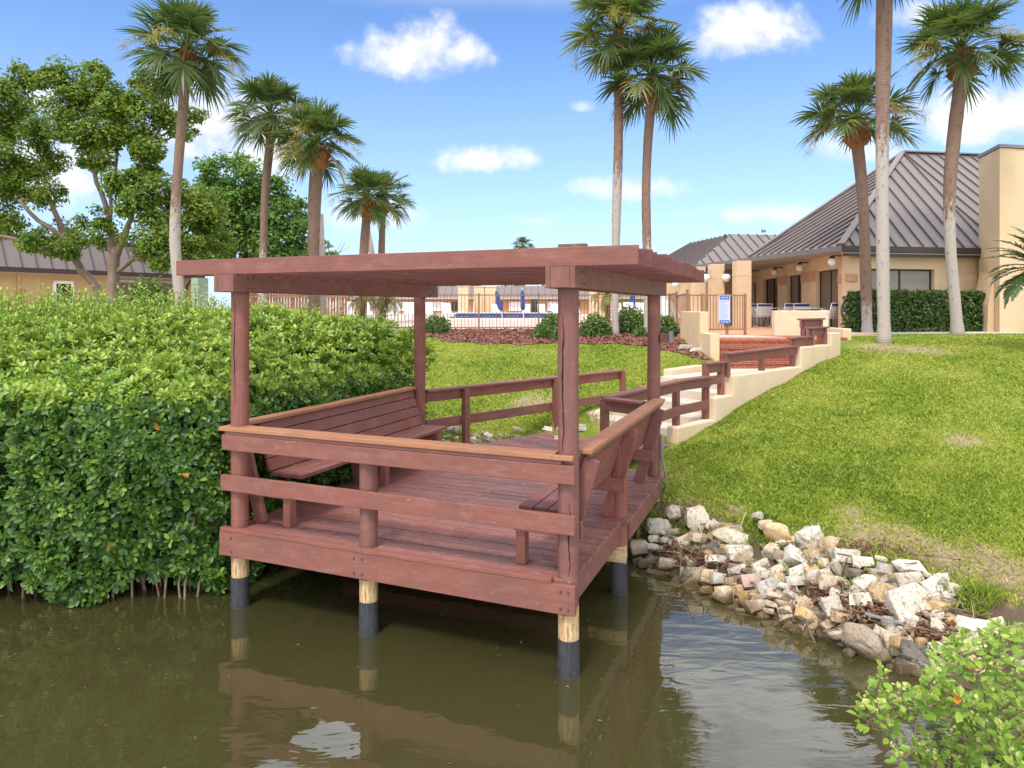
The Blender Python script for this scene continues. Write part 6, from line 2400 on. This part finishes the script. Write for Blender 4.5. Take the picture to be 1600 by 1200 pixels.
for (cr_, cx_, cy_, w_, h_, kind, ci) in RK:
    px, py = (A if cr_ == 'A' else B)(cx_, cy_)
    sc = 3.53 if cr_ == 'A' else 2.73
    hp_ = hit(px, py + h_ / sc * .14, .085)
    wm = w_ / sc / F * hp_.y * 1.16
    hm = h_ / sc / F * hp_.y * 1.16
    sx, sz = wm / 2, hm / 2 * (.80 if ci != 3 else .62)
    if (cr_, cx_, cy_) in SIZE:
        sx, sz = sx * SIZE[(cr_, cx_, cy_)][0], sz * SIZE[(cr_, cx_, cy_)][1]
    sy = max(min(sx, sz) * (rr.uniform(.45, .75) if kind == 'block' else rr.uniform(.8, 1.2)), .025)
    if kind == 'block' and hm > wm * 1.15:
        sz *= .95
    me = rock_mesh('rock', sx, sy, sz, kind, rr, mats[ci])
    lab = ONE.get((cr_, cx_, cy_), GEN[(kind, ci)] if (kind, ci) in GEN else GEN[('block', 0)])
    o = bpy.data.objects.new('rock', me)
    COL.objects.link(o)
    o.location = (hp_.x, hp_.y + sy * .25, hp_.z)
    if kind == 'block':
        o.rotation_euler = (R(rr.uniform(-58, -12)), R(rr.uniform(-20, 26)), R(rr.uniform(-28, 28)))
    else:
        o.rotation_euler = (R(rr.uniform(-35, 8)), R(rr.uniform(-16, 16)), R(rr.uniform(-30, 30)))
    if (cr_, cx_, cy_) in ROLL:
        o.rotation_euler = tuple(map(R, ROLL[(cr_, cx_, cy_)]))
    tag(o, lab, 'rock', 'rubble rocks of the bank')
o.rotation_euler.z = .3
# small rubble filling the gaps
fill = 0
while fill < 240:
    px, py = rr.uniform(990, 1560), rr.uniform(800, 1060)
    top_l = np.interp(px, [990, 1040, 1180, 1300, 1440, 1560], [850, 800, 830, 858, 885, 990])
    bot_l = np.interp(px, [990, 1080, 1200, 1340, 1420, 1560], [905, 935, 990, 1045, 1050, 1060])
    if not (top_l < py < bot_l):
        continue
    hp_ = hit(px, py, .03)
    s = rr.uniform(.028, .085)
    low = hp_.z < .16
    kind = rr.choice(['boulder', 'block', 'block'])
    me = rock_mesh('rubble_stone', s * rr.uniform(.9, 1.6), s, s * rr.uniform(.6, .95), kind, rr, M_ROCKDARK if low and rr.random() < .7 else mats[rr.integers(0, 2)])
    o = bpy.data.objects.new('rubble_stone', me)
    COL.objects.link(o)
    o.location = hp_
    o.rotation_euler = tuple(rr.uniform(-.6, .6, 3))
    tag(o, 'small broken stone wedged between the larger rocks of the bank', 'rock', 'small stones filling the rubble bank')
    fill += 1
# stones under the water near the bank and under the walkway
for (px, py, n_) in ((1060, 950, 10), (1180, 1010, 10), (1300, 1060, 8)):
    for _ in range(n_):
        q_ = hit(px + rr.normal(0, 45), py + rr.normal(0, 12), 0)
        s = rr.uniform(.05, .13)
        o = bpy.data.objects.new('sunken_stone', rock_mesh('sunken_stone', s * 1.4, s, s * .6, 'boulder', rr, M_ROCKDARK))
        COL.objects.link(o)
        o.location = q_
        tag(o, 'brown stone lying under the murky water at the foot of the bank', 'rock', 'stones under the water')
for _ in range(46):
    px, py = rr.uniform(690, 930), rr.uniform(668, 702)
    q_ = hit(px, py, .02)
    s = rr.uniform(.03, .09)
    o = bpy.data.objects.new('rubble_stone', rock_mesh('rubble_stone', s * 1.5, s, s * .7, 'lump' if s > .07 else 'block', rr, M_ROCK))
    COL.objects.link(o)
    o.location = q_
    o.rotation_euler = tuple(rr.uniform(-.5, .5, 3))
    tag(o, 'pale stone in the weeds beyond the boardwalk railing', 'rock', 'stones beyond the boardwalk')
for (px, py, s, lab) in ((1072, 546, .17, 'white rock on the mulch by the tall stucco wall'), (1088, 549, .12, 'smaller white rock beside another on the mulch by the stucco wall')):
    q_ = hit(px, py, .02)
    o = bpy.data.objects.new('rock', rock_mesh('rock', s * 1.4, s, s * .8, 'lump', rr, M_ROCK))
    COL.objects.link(o)
    o.location = q_
    tag(o, lab, 'rock')

# reddish leaf litter and sticks among the rocks
r = np.random.default_rng(21)
xs, ys, zs = [], [], []
for (px, py, sx_, sy_, n_) in ((1062, 866, 22, 9, 260), (1100, 880, 22, 7, 130), (1290, 925, 26, 10, 240), (1345, 950, 20, 10, 200), (1360, 965, 24, 8, 160), (1460, 985, 26, 10, 260), (1490, 1000, 24, 8, 200), (1180, 905, 40, 16, 90), (1310, 880, 30, 12, 90), (1340, 855, 50, 6, 160)):
    for _ in range(n_):
        q_ = hit(px + r.normal(0, sx_), py + r.normal(0, sy_), .07)
        xs.append(q_.x)
        ys.append(q_.y)
        zs.append(q_.z + r.uniform(0, .03))
o = chips('leaf_litter', np.array(xs), np.array(ys), np.array(zs), M_DEADLEAF, .055, r, .6)
m = MB()
for _ in range(70):
    px, py = r.choice([1300, 1350, 1470, 1080, 1500]), r.choice([930, 955, 985, 870])
    px, py = {1080: (1085, 872)}.get(px, (px, py))
    q_ = hit(px + r.normal(0, 25), py + r.normal(0, 9), .10)
    d = Vector(unit(np.array([r.normal(), r.normal() * .6, r.normal() * .15])))
    L = r.uniform(.06, .22)
    m.tube([q_ - d * L, q_ + Vector(r.normal(0, .012, 3)), q_ + d * L], [.005, .006, .004], 5)
o = m.build('fallen_sticks', M_TWIG)
o['kind'] = 'stuff'
m = MB()
q_ = hit(1385, 968, .16)
m.hull([q_ + Vector(v) for v in ((-.17, 0, .05), (-.16, .03, .05), (.15, -.06, -.02), (.16, -.03, -.02), (-.17, 0, .035), (-.16, .03, .035), (.15, -.06, -.035), (.16, -.03, -.035))])
tag(m.build('driftwood', M_GREYPIPE, bevel=.003), 'thin pale grey splinter of driftwood lying on the rubble', 'driftwood')

# weeds on the bank: tufts of longer grass
acc = Acc()
for (px, py, n_, hh) in ((1005, 815, 170, .20), (1020, 830, 90, .14), (1080, 842, 60, .08), (1120, 835, 60, .08), (1195, 850, 110, .10), (1210, 830, 80, .08), (1235, 865, 60, .07), (1130, 875, 60, .06), (1280, 895, 90, .08), (1355, 925, 70, .09), (1500, 930, 160, .14), (1520, 955, 120, .14), (1360, 880, 40, .07), (1030, 815, 60, .1), (1260, 890, 60, .08), (1150, 850, 60, .09), (1180, 890, 50, .07), (1230, 900, 60, .08), (1300, 900, 50, .08), (1330, 895, 60, .09), (1400, 905, 60, .08), (1440, 930, 60, .09), (1110, 860, 60, .08), (1060, 825, 70, .10), (1250, 935, 40, .07),
                         (1540, 935, 110, .12), (720, 680, 120, .14), (780, 672, 120, .16), (840, 668, 130, .16), (890, 662, 120, .16), (930, 655, 90, .16), (800, 690, 90, .14), (1560, 1000, 120, .14)):
    for _ in range(1):
        b = np.array([list(hit(px + r.normal(0, 16), py + r.normal(0, 7), .05)) for _ in range(n_)])
        d = unit(np.stack([r.normal(0, .5, n_), r.normal(0, .5, n_), np.ones(n_)], -1))
        acc.add(*strip_leaflets(b, d, rand_dirs(n_, r), hh * r.uniform(.6, 1.4, n_), np.full(n_, .006), r.uniform(.1, .5, n_), np.clip(r.normal(.3, .18, n_), 0, 1)))
o = acc.build('bank_weeds', M_GRASS)
o['kind'] = 'stuff'

# ------------------------------------------------------------------ mangrove sprigs at the lower right
mg = thing('mangrove_bush', 'light green mangrove sprigs with pale flower buds over the water at the lower right', 'bush', (3.35, 3.95, 0.0))
r = np.random.default_rng(55)
ros = []
for _ in range(230):
    px = 1435 + 215 * r.random() ** .85
    lo = np.interp(px, [1435, 1480, 1540, 1650], [1045, 1005, 975, 955])
    py = r.uniform(lo, 1235)
    if px < 1500 and py > 1120 and r.random() < .8:
        continue
    ros.append((px, py, r.uniform(3.25, 4.25)))
for (px, py) in ((1352, 1100), (1345, 1118), (1368, 1085), (1378, 1056), (1372, 1108), (1392, 1130), (1395, 1100), (1408, 1085), (1425, 1085), (1418, 1110), (1430, 1122), (1440, 1098), (1390, 1142), (1455, 1065), (1410, 1175), (1402, 1185), (1432, 1165), (1450, 1160), (1460, 1195), (1440, 1190), (1366, 1075), (1446, 1085), (1360, 1120), (1385, 1090)):
    ros.append((px, py, r.uniform(3.4, 3.7)))
tw, acc = MB(), Acc()
hub = Vector((4.3, 4.3, .05))
tips = []
for (px, py, Y) in ros:
    p = P(px, py, Y)
    if p.z < .05:
        p = P(px, py, (2.81 - .08 - .2 * r.random()) * F / (py - HY))
    tips.append(p)
tips.sort(key=lambda p: (p - hub).length)
nodes_ = [hub, Vector((3.9, 4.15, .25)), Vector((3.55, 4.0, .3)), Vector((3.6, 4.1, .75))]
tw.tube([Vector((4.4, 4.5, -.6)), hub, nodes_[1], nodes_[2]], [.035, .028, .020, .012], 6)
tw.tube([nodes_[1], nodes_[3]], [.02, .012], 6)
for p in tips:
    dh = (p - hub).length
    a = min((q_ for q_ in nodes_ if (q_ - hub).length < dh - .02), key=lambda q_: (q_ - p).length)
    nodes_.append(p.copy())
    mid = a.lerp(p, .5) - Z * .03 + Vector(r.normal(0, .015, 3))
    tw.tube([a, mid, p], [.0055 + .002 * min(2, (p - hub).length < 1.2), .0045, .003], 5, cap=False)
    nl = int(r.integers(6, 10))
    out = unit((nprm(p) - nprm(mid)) + np.array([0, -.05, .25]))
    s = unit(np.cross(out, r.normal(size=3)))
    q_ = np.cross(out, s)
    an = np.arange(nl) * 2.4 + r.uniform(0, 6)
    ti = np.linspace(-.1, 1.0, nl)
    axx = (np.cos(an)[:, None] * s + np.sin(an)[:, None] * q_) * np.cos(ti)[:, None] + out * np.sin(ti)[:, None]
    bb = nprm(p)[None] + out[None] * np.linspace(-.05, .02, nl)[:, None] + axx * .012
    L = r.uniform(.036, .062, nl)
    acc.add(*leaf_arrays(bb, axx, unit(out[None] + r.normal(0, .2, (nl, 3)) - axx * .2), L, L * .66, np.clip(r.normal(.46, .17, nl), 0, .85), wide=.58))
    # bud clusters
    nb = int(r.integers(5, 14))
    bb = nprm(p)[None] + out[None] * .03 + r.normal(0, .014, (nb, 3))
    L = r.uniform(.013, .024, nb)
    acc.add(*leaf_arrays(bb, rand_dirs(nb, r) + out, rand_dirs(nb, r), L, L * .8, np.full(nb, .94) + r.uniform(-.03, .01, nb)))
    if r.random() < .02:
        acc.add(*leaf_arrays(bb[:1], axx[:1], unit(out[None]), np.array([.06]), np.array([.036]), np.array([1.0])))
tw.build('branches', M_TWIG, mg, smooth=True)
acc.build('foliage', M_MANGROVE, mg)

# a few fallen leaves and flecks drifting on the water
r = np.random.default_rng(88)
xs, ys = r.uniform(-4.5, 3.0, 70), r.uniform(3.6, 6.3, 70)
k = terrain(xs, ys) < -.15
o = chips('floating_leaves', xs[k], ys[k], np.full(k.sum(), .036), M_DEADLEAF, .030, r, .04)
